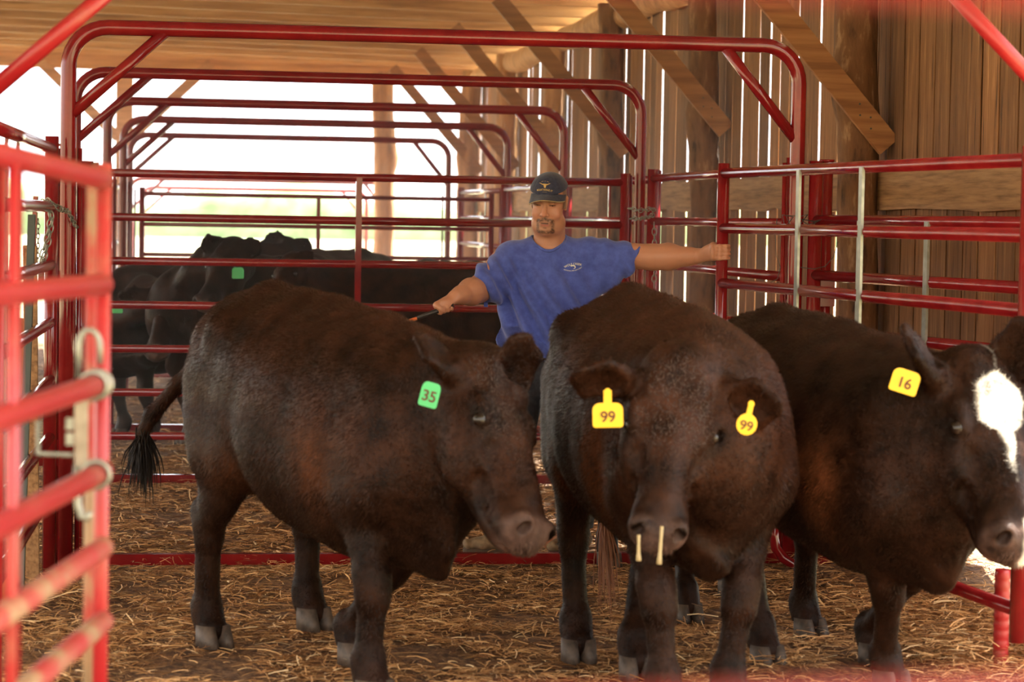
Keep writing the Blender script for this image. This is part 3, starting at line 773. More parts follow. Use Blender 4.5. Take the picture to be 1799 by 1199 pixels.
def text_mesh(txt, size, thick=0.0008, xs=1.0):
    cu = bpy.data.curves.new('lettering', 'FONT'); cu.body = txt; cu.size = size; cu.extrude = thick; cu.align_x = 'CENTER'; cu.align_y = 'CENTER'; cu.offset = size*0.012
    o = bpy.data.objects.new('tmp', cu); COL.objects.link(o)
    dg = bpy.context.evaluated_depsgraph_get(); me = bpy.data.meshes.new_from_object(o.evaluated_get(dg))
    bpy.data.objects.remove(o); bpy.data.curves.remove(cu)
    for v in me.vertices: v.co.x *= xs
    me.name = 'lettering'
    return me
def ear_tag(par, c, right, up, w, h, num, m, stem=0.0, rnd=False):
    """flexible plastic tag with its number; c centre, right/up unit vectors"""
    right = unit(right); up = unit(np.array(up)-right*np.dot(up, right)); nrm = np.cross(right, up)
    if np.dot(nrm, FW) > 0: nrm = -nrm
    pts = []
    if rnd: pts = [(w/2*math.cos(a), h/2*math.sin(a)) for a in np.linspace(0, 2*math.pi, 16, endpoint=False)]
    else:
        for (cx, cy, a0) in ((w/2-0.25*w, h/2-0.28*h, 0), (-w/2+0.25*w, h/2-0.28*h, 90)):
            for k in range(5): a = math.radians(a0+k*22.5); pts.append((cx+0.25*w*math.cos(a), cy+0.28*h*math.sin(a)))
        for (cx, cy, a0) in ((-w/2+0.1*w, -h/2+0.1*h, 180), (w/2-0.1*w, -h/2+0.1*h, 270)):
            for k in range(3): a = math.radians(a0+k*45); pts.append((cx+0.1*w*math.cos(a), cy+0.1*h*math.sin(a)))
    n = len(pts); th = 0.0015; g = MB()
    v = [c+right*x+up*y+nrm*th-nrm*0.9*y*y for x, y in pts]+[c+right*x+up*y-nrm*th-nrm*0.9*y*y for x, y in pts]
    f = [tuple(range(n)), tuple(range(2*n-1, n-1, -1))]+[(i, n+i, n+(i+1) % n, (i+1) % n) for i in range(n)]
    g.add(v, f, False)
    if stem:
        g.box(c+up*(h/2+stem/2-0.002), right*0.010*(w/0.075), nrm*th, up*stem/2)
        g.tube([c+up*(h/2+stem-0.006)-nrm*0.004, c+up*(h/2+stem-0.006)+nrm*0.005], 0.011, 10)
    o = g.build('ear_tag', m, par)
    if not num: return o
    me = text_mesh(num, h*0.62); me.materials.append(M['ink'])
    tw = max(v.co.x for v in me.vertices)*2
    mt = Matrix(((right[0], up[0], nrm[0]), (right[1], up[1], nrm[1]), (right[2], up[2], nrm[2])))
    sx = min(1.0, w*0.78/tw)
    for q in me.vertices:
        x, y, z = q.co.x*sx, q.co.y, q.co.z
        q.co = Vector(c+nrm*(th+0.0012+z)-nrm*0.9*(y-0.08*h)**2)+mt @ Vector((x, y-0.08*h, 0))
    obj('tag_number', me, None, o)
    return o
def hair_tuft(name, base, tip, m, par, n=60, spread=0.03, r=0.003, sag=0.0, seed=3):
    rs = np.random.default_rng(seed); g = MB(); base = np.array(base); tip = np.array(tip); L = np.linalg.norm(tip-base)
    for i in range(n):
        o0 = rs.normal(0, spread*0.3, 3); o1 = rs.normal(0, spread, 3); l = rs.uniform(0.55, 1.05)
        pts = [base+o0+(tip-base)*t*l+o1*math.sin(t*1.7)+np.array([0, 0, -sag*t*t]) for t in (0, 0.3, 0.6, 0.85, 1.0)]
        g.tube(pts, [r, r, r*0.8, r*0.5, r*0.15], 4, cap=False)
    return tag(g.build(name, m, par), kind='stuff')

def cow(label, rump, heading, s=1.0, wid=1.0, poll=None, muz=None, nrm=None, hl=1.0, feet=None, knees=None, ears=None, eardir=None, h=0.012, group=None, tail=None, blaze=False, rust=0.5, brown=0.5, tint=None, bodyz=0.0, dewlap=1.0, lower=True, neckup=0.0, bend=0.0, fz=0.0, hw=1.0, fur=0):
    """rump: world ground point under the hips; heading: horizontal unit vector; local x forward, y left, z up"""
    hd = unit([heading[0], heading[1], 0]); lf = np.array([-hd[1], hd[0], 0]); up = np.array([0, 0, 1.0])
    O = np.array([rump[0], rump[1], 0.0])+hd*0.5*s
    W = np.stack([hd, lf, up])                   # rows: local axes
    loc = lambda p: W @ (np.array(p)-O)
    vec = lambda p: W @ np.array(p)
    t = thing('cow', label, 'cow', O, group)
    pl = loc(poll); mz = loc(muz); fd = unit(mz-pl); nr = vec(nrm); nr = unit(nr-fd*np.dot(nr, fd)); lt = np.cross(nr, fd)
    HL = np.linalg.norm(mz-pl); q = HL/0.52
    pts_lo = np.array([-0.85*s, -0.5*s*wid, 0.0]); pts_hi = np.array([1.0*s, 0.5*s*wid, 1.62*s])
    allp = [pl-0.3*q, pl+0.3*q, mz-0.2*q, mz+0.2*q]
    if ears: allp += [loc(e)-0.06 for e in ears]+[loc(e)+0.06 for e in ears]
    ft = feet or {}
    fdef = dict(fl=(0.45, 0.17, 0), fr=(0.50, -0.17, 0), rl=(-0.55, 0.17, 0), rr=(-0.50, -0.17, 0))
    fp = {k_: (loc(ft[k_]) if k_ in ft else np.array(v)*s) for k_, v in fdef.items()}
    allp += [np.array(v)-0.12 for v in fp.values()]+[np.array(v)+0.12 for v in fp.values()]
    lo = np.minimum(pts_lo, np.min(allp, 0))-0.03; hi = np.maximum(pts_hi, np.max(allp, 0))+0.03; lo[2] = -0.02
    Fd = Field(lo, hi, h)
    w = wid; z0 = bodyz
    # trunk
    dz = lambda x: z0-fz*float(sm(-0.3, 0.55, np.array(x)))
    st = [(-0.70, 1.15, 0.14, 0.12), (-0.62, 1.11, 0.24, 0.21), (-0.45, 1.05, 0.325, 0.275), (-0.22, 0.99, 0.375, 0.32), (0.05, 0.945, 0.415, 0.355), (0.30, 0.945, 0.425, 0.335), (0.52, 0.965, 0.40, 0.28), (0.66, 0.97, 0.33, 0.21)]
    yb = lambda x: bend*x*x
    for a, b in zip(st[:-1], st[1:]):
        Fd.seg(np.array([a[0], yb(a[0]), a[1]+dz(a[0])])*s, np.array([b[0], yb(b[0]), b[1]+dz(b[0])])*s, (a[3]*s*w, a[2]*s), (b[3]*s*w, b[2]*s), 0.03*s, (0, 1, 0))
    # spine, hooks, pins, tail head
    Fd.chain([np.array(p)*s for p in ((-0.70, 0, 1.27+z0), (-0.45, 0, 1.335+z0), (0.0, yb(0), 1.325+dz(0)), (0.35, yb(.35), 1.335+dz(.35)), (0.6, yb(.6), 1.30+dz(.6)))], [0.035*s]*5, 0.09*s)
    for sd in (-1, 1):
        Fd.ball(np.array([-0.40, 0.225*sd*w, 1.225+z0])*s, 0.065*s, 0.09*s)
        Fd.ball(np.array([-0.70, 0.11*sd*w, 1.18+z0])*s, 0.055*s, 0.06*s)
        # haunch and shoulder masses
        Fd.seg(np.array([-0.50, 0.17*sd*w, 1.02+z0])*s, np.array([-0.46, 0.19*sd*w, 0.78+z0])*s, (0.115*s, 0.22*s), (0.11*s, 0.18*s), 0.08*s, (0, 1, 0))
        Fd.seg(np.array([0.48, 0.16*sd*w, 1.14+dz(.5)])*s, np.array([0.58, 0.205*sd*w, 0.84+dz(.5)])*s, (0.085*s, 0.17*s), (0.095*s, 0.15*s), 0.06*s, (0, 1, 0))
        Fd.ball(np.array([0.66, 0.17*sd*w, 0.86+dz(.6)])*s, (0.10*s, 0.08*s, 0.12*s), 0.06*s)
    # neck
    nb = np.array([0.57, yb(0.62), 1.04+dz(.6)])*s
    ne = pl+fd*0.07*q-nr*0.15*q
    nm = nb*0.5+ne*0.5+np.array([0.05, 0, 0.03+neckup])*s
    Fd.seg(nb, nm, (0.17*s*w, 0.30*s), (0.125*s, 0.215*s), 0.06*s, (0, 1, 0)); Fd.seg(nm, ne, (0.125*s, 0.20*s), (0.105*q, 0.145*q), 0.05*s, lt*0.7+np.array([0, 0.5, 0]))
    # crest, brisket, dewlap
    Fd.seg(nb+np.array([-0.05, 0, 0.2])*s, nm+np.array([0, 0, 0.14])*s, 0.07*s, 0.06*s, 0.09*s)
    Fd.seg(nm+np.array([0, 0, 0.12])*s, pl-nr*0.07*q, 0.06*s, 0.06*q, 0.09*s)
    bk = np.array([0.67, yb(0.8), 0.59+dz(.8)*0.6])*s
    Fd.seg(bk+np.array([-0.16, 0, 0.06])*s, bk, (0.12*s, 0.15*s), (0.065*s, 0.11*s), 0.07*s, (0, 1, 0))
    if dewlap:
        thr = pl+fd*0.26*q-nr*0.26*q; md = (bk+thr)/2+np.array([-0.02, 0, -0.05])*s
        Fd.seg(bk+np.array([0.0, 0, -0.02])*s, md, (0.028*s, 0.11*s*dewlap), (0.022*s, 0.10*s*dewlap), 0.05*s, (0, 1, 0))
        Fd.seg(md, thr, (0.022*s, 0.10*s*dewlap), (0.02*s, 0.05*s*dewlap), 0.05*s, (0, 1, 0))
        for sd in (-1, 1):       # loose skin folds
            Fd.seg(bk+np.array([-0.02, 0.06*sd, 0.12])*s, md+np.array([-0.08, 0.05*sd, 0.12])*s, 0.022*s, 0.02*s, 0.035*s)
    # legs
    hooves = []
    for key, f_ in fp.items():
        fr = key[0] == 'f'; sd = 1 if key[1] == 'l' else -1
        g0 = np.array([f_[0], f_[1], f_[2]])
        kb = (knees or {}).get(key)
        if fr:
            el = np.array([0.50, 0.185*sd*w, 0.70+z0*0.8])*s
            kn = loc(kb) if kb is not None else np.array([(el[0]*0.4+g0[0]*0.6)+0.035*s, el[1]*0.35+g0[1]*0.65, g0[2]*0.5+0.40*s])
            fk = g0+np.array([-0.035, 0, 0.125])*s if kb is None else g0+unit(kn-g0)*0.11*s+np.array([-0.01, 0, 0.01])*s
            Fd.seg(el+np.array([0.04, -0.02*sd, 0.16])*s, el, (0.09*s, 0.14*s), (0.075*s, 0.105*s), 0.07*s, (0, 1, 0))
            Fd.seg(el, kn+(el-kn)*0.16, (0.078*s, 0.105*s), 0.056*s, 0.04*s, (0, 1, 0))
            Fd.seg(kn+unit(el-kn)*0.04*s, kn-unit(kn-fk)*0.04*s, 0.066*s, 0.060*s, 0.025*s)
            Fd.seg(kn, fk, 0.050*s, 0.044*s, 0.03*s)
        else:
            hp = np.array([-0.47, 0.18*sd*w, 0.93+z0])*s; stf = np.array([-0.32, 0.205*sd*w, 0.77+z0*0.8])*s
            kn = loc(kb) if kb is not None else np.array([(stf[0]*0.35+g0[0]*0.65)-0.10*s, stf[1]*0.3+g0[1]*0.7, g0[2]*0.5+0.47*s])
            fk = g0+np.array([-0.045, 0, 0.13])*s
            Fd.seg(hp, stf, (0.09*s, 0.19*s), (0.085*s, 0.12*s), 0.06*s, (0, 1, 0))
            Fd.seg(hp+np.array([-0.07, 0, -0.05])*s, kn+(hp-kn)*0.3, (0.075*s, 0.13*s), (0.045*s, 0.065*s), 0.07*s, (0, 1, 0))
            Fd.seg(stf, kn, (0.085*s, 0.125*s), (0.052*s, 0.07*s), 0.05*s, (0, 1, 0))
            Fd.seg(kn+np.array([-0.03, 0, 0.05])*s, kn+np.array([0.0, 0, -0.05])*s, (0.054*s, 0.068*s), (0.05*s, 0.06*s), 0.025*s, (0, 1, 0))
            Fd.seg(kn, fk, (0.047*s, 0.056*s), 0.046*s, 0.03*s)
        Fd.seg(fk+np.array([0, 0, 0.02])*s, fk+np.array([0.012, 0, -0.03])*s, (0.060*s, 0.058*s), (0.058*s, 0.055*s), 0.025*s, (0, 1, 0))
        Fd.seg(fk, g0+np.array([0.0, 0, 0.065])*s, 0.052*s, 0.058*s, 0.02*s)
        hooves.append((g0, fk))
    # belly tuck / udder line
    Fd.ball(np.array([-0.30, 0, 0.66+z0])*s, (0.14*s, 0.12*s*w, 0.08*s), 0.08*s)
    # head
    def HW(x): return 1+(hw-1)*(1-float(sm(0.24, 0.40, np.array(x))))
    def H(x, y, z): return pl+fd*x*q+lt*y*q*HW(x)+nr*z*q
    hs = [(-0.02, -0.085, 0.085, 0.075), (0.05, -0.098, 0.108, 0.098), (0.14, -0.118, 0.118, 0.120), (0.22, -0.118, 0.110, 0.118), (0.32, -0.100, 0.074, 0.095), (0.41, -0.090, 0.072, 0.080), (0.468, -0.080, 0.088, 0.068)]
    for a, b in zip(hs[:-1], hs[1:]):
        Fd.seg(H(a[0], 0, a[1]), H(b[0], 0, b[1]), (a[2]*q*HW(a[0]), a[3]*q), (b[2]*q*HW(b[0]), b[3]*q), 0.03*q, lt)
    Fd.ball(H(0.0, 0, -0.03), (0.055*q, 0.085*q, 0.05*q), 0.05*q, ax=(fd, lt, nr))           # poll tuft
    for sd in (-1, 1):
        Fd.ball(H(0.155, 0.098*sd, -0.035), (0.045*q, 0.018*q, 0.022*q), 0.03*q, ax=(fd, lt, nr))   # brow
        Fd.ball(H(0.25, 0.070*sd, -0.15), (0.08*q, 0.035*q, 0.06*q), 0.04*q, ax=(fd, lt, nr))     # cheek
        Fd.ball(H(0.487, 0.052*sd, -0.036), (0.034*q, 0.032*q, 0.030*q), 0.014*q, ax=(fd, lt, nr))
        Fd.ball(H(0.510, 0.060*sd, -0.030), (0.026*q, 0.016*q, 0.022*q), 0.005*q, sub=True, ax=(unit(fd+0.5*nr), unit(lt-0.5*sd*fd), unit(nr-0.3*fd)))  # nostril
        Fd.ball(H(0.187, 0.112*sd, -0.043), (0.026*q, 0.014*q, 0.015*q), 0.010*q, sub=True, ax=(fd, lt, nr))
        Fd.ball(H(0.188, 0.094*sd, -0.048), 0.024*q, 0.006*q)
    for sd in (-1, 1):
        Fd.seg(H(0.23, 0.088*sd, -0.085), H(0.35, 0.058*sd, -0.085), 0.016*q, 0.010*q, 0.03*q)
        Fd.ball(H(0.32, 0.082*sd, -0.045), (0.07*q, 0.020*q, 0.028*q), 0.04*q, sub=True, ax=(fd, lt, nr))
        Fd.ball(H(0.36, 0.080*sd, -0.115), (0.05*q, 0.014*q, 0.026*q), 0.03*q, sub=True, ax=(fd, lt, nr))
        Fd.ball(H(0.07, 0.050*sd, 0.0), (0.045*q, 0.030*q, 0.014*q), 0.03*q, ax=(fd, lt, nr))
    Fd.seg(H(0.20, 0, -0.010), H(0.42, 0, -0.020), 0.020*q, 0.016*q, 0.03*q)
    Fd.seg(H(0.30, 0, -0.165), H(0.46, 0, -0.135), (0.052*q, 0.035*q), (0.058*q, 0.032*q), 0.025*q, lt)   # lower jaw
    Fd.seg(H(0.40, -0.085, -0.118), H(0.40, 0.085, -0.118), 0.004*q, 0.004*q, 0.008*q, sub=True)
    Fd.seg(H(0.40, -0.085, -0.118), H(0.525, -0.03, -0.118), 0.006*q, 0.005*q, 0.01*q, sub=True); Fd.seg(H(0.40, 0.085, -0.118), H(0.525, 0.03, -0.118), 0.006*q, 0.005*q, 0.01*q, sub=True)
    Fd.seg(H(0.52, -0.04, -0.118), H(0.52, 0.04, -0.118), 0.007*q, 0.007*q, 0.01*q, sub=True)
    # ears
    earinfo = []
    if ears:
        for i, e in enumerate(ears):
            sd = 1 if i == 0 else -1
            b = H(0.045, 0.100*sd, -0.075); tp = loc(e); d = unit(tp-b); L = np.linalg.norm(tp-b)
            op = vec(eardir[i]) if eardir else nr
            op = unit(op-d*np.dot(op, d)); wd = np.cross(d, op)
            Fd.seg(b, b+d*L*0.28, (0.035*q, 0.035*q), (0.055*q, 0.032*q), 0.025*q, wd)
            Fd.seg(b+d*L*0.25, b+d*L*0.62, (0.055*q, 0.026*q), (0.078*q, 0.018*q), 0.02*q, wd)
            Fd.seg(b+d*L*0.62, b+d*L*0.92, (0.078*q, 0.018*q), (0.040*q, 0.012*q), 0.015*q, wd)
            Fd.ball(b+d*L*0.58+op*0.022*q, (L*0.33, 0.056*q, 0.022*q), 0.012*q, sub=True, ax=(d, wd, op))
            earinfo.append((b, tp, d, op, wd, L))
    # tail root
    tl = [np.array([-0.72, 0, 1.27+z0])*s, np.array([-0.79, 0, 1.2+z0])*s]
    if tail is None: tl += [np.array([-0.82, 0, 0.9])*s, np.array([-0.80, 0.01, 0.55])*s]
    else: tl += [loc(p) for p in tail]
    rt = [0.048*s, 0.038*s]+[0.031*s]*(len(tl)-3)+[0.026*s]
    lo2 = np.min(tl, 0); 
    if np.any(lo2-0.06 < Fd.lo) or np.any(np.max(tl, 0)+0.06 > Fd.lo+Fd.h*(Fd.n-1)):
        nlo = np.minimum(Fd.lo, lo2-0.07); nhi = np.maximum(Fd.lo+Fd.h*(Fd.n-1), np.max(tl, 0)+0.07)
        a = np.ceil((Fd.lo-nlo)/h).astype(int); b = np.ceil((nhi-(Fd.lo+Fd.h*(Fd.n-1)))/h).astype(int)
        Fd.F = np.pad(Fd.F, [(a[i], b[i]) for i in range(3)], constant_values=0.5); Fd.lo = Fd.lo-a*h; Fd.n = np.array(Fd.F.shape)
    Fd.chain(tl, rt, 0.03*s)
    V, Q = Fd.skin(); V = relax(V, Q, 1, 0.5); N = vnormals(V, Q)
    # hide undulation: ribs and skin looseness
    und = 0.006*s*np.sin(V[:, 0]/s*24+V[:, 2]*3)*bump3(V/s, (0.05, 0, 1.0), (0.3, 9, 0.3))
    ns = vnoise(V[:, 0]*9+V[:, 2]*4, V[:, 1]*9+V[:, 2]*7, 11)
    V = V+N*(und*0.5+0.006*ns*(V[:, 2] > 0.2))[:, None]
    # tint
    P_ = V/s
    col = np.tile(BLK, (len(V), 1))
    def mixc(c, wgt): 
        nonlocal col
        wgt = np.clip(wgt, 0, 1)[:, None]; col = col*(1-wgt)+c*wgt
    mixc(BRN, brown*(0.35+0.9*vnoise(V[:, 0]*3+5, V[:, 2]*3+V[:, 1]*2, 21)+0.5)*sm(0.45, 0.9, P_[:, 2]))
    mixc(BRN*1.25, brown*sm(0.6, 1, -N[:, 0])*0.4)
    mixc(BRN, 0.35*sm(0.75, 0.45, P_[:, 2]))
    rs_ = rust*(bump3(P_, (0.40, -0.24, 0.80), (0.10, 0.15, 0.14))+bump3(P_, (0.40, 0.24, 0.80), (0.10, 0.15, 0.14))+0.5*bump3(P_, (-0.3, 0.2, 0.72), (0.15, 0.2, 0.1))+0.5*bump3(P_, (-0.3, -0.2, 0.72), (0.15, 0.2, 0.1)))
    mixc(RST, rs_)
    hv = np.stack([(V-pl) @ fd, (V-pl) @ lt/hw, (V-pl) @ nr], 1)/q
    onh = (np.abs(hv[:, 1]) < 0.16) & (hv[:, 0] > -0.08) & (hv[:, 0] < 0.6) & (hv[:, 2] > -0.26) & (hv[:, 2] < 0.1)
    mixc(MUZ, np.where(onh, sm(0.445, 0.50, hv[:, 0]-0.25*np.maximum(0, -hv[:, 2]-0.05)), 0)*0.75)
    mixc(BLK*0.6, np.where(onh, bump3(hv, (0.507, 0.056, -0.030), (0.02, 0.014, 0.02))+bump3(hv, (0.507, -0.056, -0.030), (0.02, 0.014, 0.02)), 0)*1.5)
    mixc(BLK*0.8, np.where(onh, bump3(hv, (0.185, 0.116, -0.050), (0.04, 0.03, 0.03))+bump3(hv, (0.185, -0.116, -0.050), (0.04, 0.03, 0.03)), 0))
    if blaze:
        x, y = hv[:, 0], hv[:, 1]+0.012*vnoise(V[:, 0]*22, V[:, 2]*22, 8)
        wdt = np.where(x < 0.22, 0.060*np.clip(1.25-np.abs((x-0.125)/0.085)**2.2, 0, 1), 0.0)
        wdt = np.maximum(wdt, np.where((x > 0.18) & (x < 0.33), 0.022-0.12*(x-0.18), 0)); wdt = np.maximum(wdt, np.where((x > 0.40), 0.045*sm(0.40, 0.46, x), 0))
        yc = np.where(x < 0.36, -0.008, 0.045)
        mixc(WHT, np.where(onh & (hv[:, 2] > -0.075), sm(-0.004, 0.010, wdt-np.abs(y-yc)), 0))
    V = V @ W+O
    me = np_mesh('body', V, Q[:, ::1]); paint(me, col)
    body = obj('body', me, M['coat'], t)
    if fur:
        tri = np.concatenate([Q[:, [0, 1, 2]], Q[:, [0, 2, 3]]]); A_, B_, C_ = V[tri[:, 0]], V[tri[:, 1]], V[tri[:, 2]]
        ar = np.linalg.norm(np.cross(B_-A_, C_-A_), axis=1); rf = np.random.default_rng(5)
        k_ = rf.choice(len(tri), fur, p=ar/ar.sum()); r1_ = np.sqrt(rf.random(fur)); r2_ = rf.random(fur)
        wts = np.stack([1-r1_, r1_*(1-r2_), r1_*r2_], 1)
        p0_ = (V[tri[k_]]*wts[:, :, None]).sum(1); Nw = N @ W; n_ = (Nw[tri[k_]]*wts[:, :, None]).sum(1); cc_ = (col[tri[k_]]*wts[:, :, None]).sum(1)
        loc_ = (p0_-O) @ W.T
        flow = np.tile(-hd*0.8-up*0.8, (fur, 1)); onh2 = np.abs(((loc_-pl) @ fd)/q-0.2) < 0.33
        onh2 &= np.linalg.norm(loc_-(pl+fd*0.22*q-nr*0.1*q), axis=1) < 0.36*q
        flow[onh2] = -(fd @ W)*0.2+rf.normal(0, 0.5, (onh2.sum(), 3))+up*0.1
        flow += rf.normal(0, 0.3, (fur, 3)); flow -= n_*(flow*n_).sum(1)[:, None]; flow /= np.linalg.norm(flow, axis=1)[:, None]+1e-9
        hx_ = ((loc_-pl) @ fd)/q; hz_2 = ((loc_-pl) @ nr)/q
        head_sheen = np.where(onh2, sm(-0.10, -0.01, hz_2)*sm(0.36, 0.18, hx_)*sm(-0.04, 0.03, hx_)*sm(0.13, 0.09, np.abs((loc_-pl) @ lt)/q)*(0.75+0.5*vnoise(hx_*14, ((loc_-pl) @ lt)/q*14, 31)), 0)*0.6*(0 if blaze else 1)
        cc_ = cc_*(1-head_sheen[:, None])+np.array([0.070, 0.055, 0.050])*head_sheen[:, None]  # forehead hair coloured paler to paint in the sky sheen
        Lh = rf.uniform(0.012, 0.030, fur)*np.where(loc_[:, 2] < 0.5*s, 0.6, 1)*np.where(onh2, 0.8, 1)
        keep_ = ~(onh2 & (((loc_-pl) @ fd)/q > 0.40)); hd_ = n_*rf.uniform(0.2, 0.55, fur)[:, None]+flow
        hd_ /= np.linalg.norm(hd_, axis=1)[:, None]; sdv = np.cross(hd_, n_); sdv /= np.linalg.norm(sdv, axis=1)[:, None]+1e-9
        p0_, hd_, sdv, Lh, cc_, n_ = p0_[keep_], hd_[keep_], sdv[keep_], Lh[keep_], cc_[keep_], n_[keep_]
        base = p0_-n_*0.001
        hv_ = np.stack([base-sdv*0.0014, base+sdv*0.0014, base+hd_*Lh[:, None]], 1).reshape(-1, 3)
        hm = np_mesh('short_hair', hv_, np.arange(len(hv_)).reshape(-1, 3), False); paint(hm, np.repeat(cc_*rf.uniform(0.3, 2.0, len(cc_))[:, None], 3, axis=0))
        tag(obj('short_hair', hm, M['coat_hair'], t), kind='stuff')
    # eyes
    for sd in (-1, 1):
        g = MB(); c = H(0.187, 0.100*sd, -0.045) @ W+O; r = 0.0215*q
        vs = []; fs = []; A = 14; B = 9
        for i in range(B+1):
            for j in range(A): th = math.pi*i/B; ph = 2*math.pi*j/A; vs.append(c+r*np.array([math.sin(th)*math.cos(ph), math.sin(th)*math.sin(ph), math.cos(th)]))
        for i in range(B):
            for j in range(A): fs.append((i*A+j, (i+1)*A+j, (i+1)*A+(j+1) % A, i*A+(j+1) % A))
        g.add(vs, fs); g.build('eye', M['eye'], t)
    # cloven hooves: two claws each
    for g0, fk in hooves:
        g = MB(); base = g0+np.array([0.0, 0, 0.0])
        for sd in (-1, 1):
            cy = 0.033*s*sd; n = 10; v = []; f = []
            for lv, (zz, rx, ry, sx) in enumerate(((0.0, 0.072, 0.034, 0.018), (0.03, 0.067, 0.033, 0.012), (0.082, 0.054, 0.031, 0.0))):
                for j in range(n): a = 2*math.pi*j/n; v.append((base+np.array([(sx+rx*math.cos(a)*(1.15 if math.cos(a) > 0 else 0.85))*s, cy+ry*math.sin(a)*s, zz*s])) @ W+O)
            for lv in range(2):
                for j in range(n): f.append((lv*n+j, lv*n+(j+1) % n, (lv+1)*n+(j+1) % n, (lv+1)*n+j))
            f += [tuple(range(n))[::-1], tuple(2*n+j for j in range(n))]
            g.add(v, f, True)
        g.build('hoof', M['hoof'], t)
    info = dict(t=t, H=lambda x, y, z: H(x, y, z) @ W+O, ears=[(b @ W+O, e @ W+O) for b, e, *_ in earinfo], tailtip=tl[-1] @ W+O, loc2w=lambda p: np.array(p) @ W+O, q=q, V=V, N=N @ W, Q=Q, me=me)
    return info
CX = lambda dx, dy: (CR[:2]*0+np.array([math.cos(YAW), -math.sin(YAW)])*dx+np.array([math.sin(YAW), math.cos(YAW)])*dy)   # screen right / depth -> world ground
def hdg(dx, dy): v = CX(dx, dy); return np.array([v[0], v[1], 0])
def lift(p, z): p = np.array(p, float).copy(); p[2] = z; return p
camv = lambda r, u, b: CR*r+CU*u-FW*b      # right, up, towards the camera

# 1: left cow, green tag 35
r1 = G(372, 1140); 
c1 = cow('dark brown-black cow on the left walking right, green ear tag 35', P(464, 700, 9.75), hdg(0.58, -0.81), s=1.06, wid=1.03, fz=0.10, hw=1.12, fur=110000, h=0.0095,
         poll=P(882, 640, 8.55), muz=P(962, 936, 8.22), nrm=camv(0.80, 0.30, 0.50),
         feet=dict(rr=G(372, 1135), rl=lift(P(549, 1085, 9.85), 0.07), fr=lift(G(655, 1235), 0.0), fl=lift(G(622, 1175), 0.02)),
         ears=[P(915, 588, 8.45), P(733, 590, 8.45)], eardir=[camv(0.35, 0.1, 1), camv(0.85, 0.5, 0.30)],
         tail=[P(312, 678, 10.15), P(268, 728, 10.2), P(252, 760, 10.2)], brown=0.75, rust=0.35)
ear_tag(c1['t'], P(755, 694, 8.30), camv(0.93, -0.25, 0.25), camv(0.2, 0.98, 0), 0.068, 0.086, '35', M['tag_green'])
hair_tuft('tail_switch', c1['tailtip'], P(250, 858, 10.2), M['hair_dark'], c1['t'], n=190, spread=0.034, r=0.0035)
# 2: middle cow, yellow tag 99
c2 = cow('dark brown-black cow in the middle facing the camera, yellow ear tags, drooling', P(1098, 700, 9.75), hdg(0.20, -0.98), s=1.07, wid=1.08, fz=0.06, hw=1.16, fur=110000, h=0.0095,
         poll=P(1196, 642, 8.30), muz=P(1158, 938, 8.02), nrm=camv(0.03, 0.30, 0.95),
         feet=dict(rr=G(1015, 1160), rl=G(1118, 1192), fr=G(1168, 1265), fl=G(1282, 1255)),
         ears=[P(1372, 716, 8.2), P(1006, 660, 8.2)], eardir=[camv(0.05, -0.35, 1), camv(-0.05, -0.8, 1)], tail=[P(1040, 620, 10.5), P(1055, 800, 10.5), P(1060, 900, 10.4)], brown=0.9, rust=0.6, bodyz=0.0)
ear_tag(c2['t'], P(1068, 730, 8.14), camv(1, 0.02, 0), camv(0, 1, 0.1), 0.103, 0.084, '99', M['tag_yellow'], stem=0.045)
ear_tag(c2['t'], P(1312, 746, 8.10), camv(0.97, -0.2, 0.0), camv(0.2, 0.98, 0.1), 0.070, 0.074, '99', M['tag_yellow'], stem=0.04, rnd=True)
hair_tuft('tail_switch', c2['tailtip'], P(1066, 1070, 10.4), M['hair_rust'], c2['t'], n=60, spread=0.03)
# 3: right cow, blaze, tag 16
c3 = cow('black cow on the right with a white blaze and yellow ear tag 16', P(1350, 700, 9.75), hdg(0.42, -0.90), s=1.02, wid=1.06, fz=0.10, hw=1.14, fur=90000, h=0.0095,
         poll=P(1742, 642, 8.55), muz=P(1812, 950, 8.15), nrm=camv(0.42, 0.28, 0.87),
         feet=dict(rr=G(1345, 1170), rl=G(1420, 1120), fr=G(1562, 1215), fl=G(1535, 1165)),
         ears=[P(1800, 560, 8.5), P(1588, 576, 8.5)], eardir=[camv(-0.5, 0.1, 1), camv(0.85, 0.5, 0.30)], brown=0.45, rust=0.75, blaze=True)
ear_tag(c3['t'], P(1590, 671, 8.45), camv(0.93, -0.30, 0.2), camv(0.33, 0.92, 0.1), 0.098, 0.084, '16', M['tag_yellow'])
# 4: hidden behind 3
c4 = cow('black cow mostly hidden behind the middle cow, one foot showing between legs', P(1129, 700, 12.2), hdg(0.25, -0.97), s=0.96, wid=0.92, h=0.02,
         poll=P(1290, 600, 10.55), muz=P(1312, 760, 10.3), nrm=camv(0.1, 0.3, 0.9), feet=dict(fr=G(1208, 1092)), ears=[P(1330, 610, 10.5), P(1245, 610, 10.6)], brown=0.3, rust=0.2)
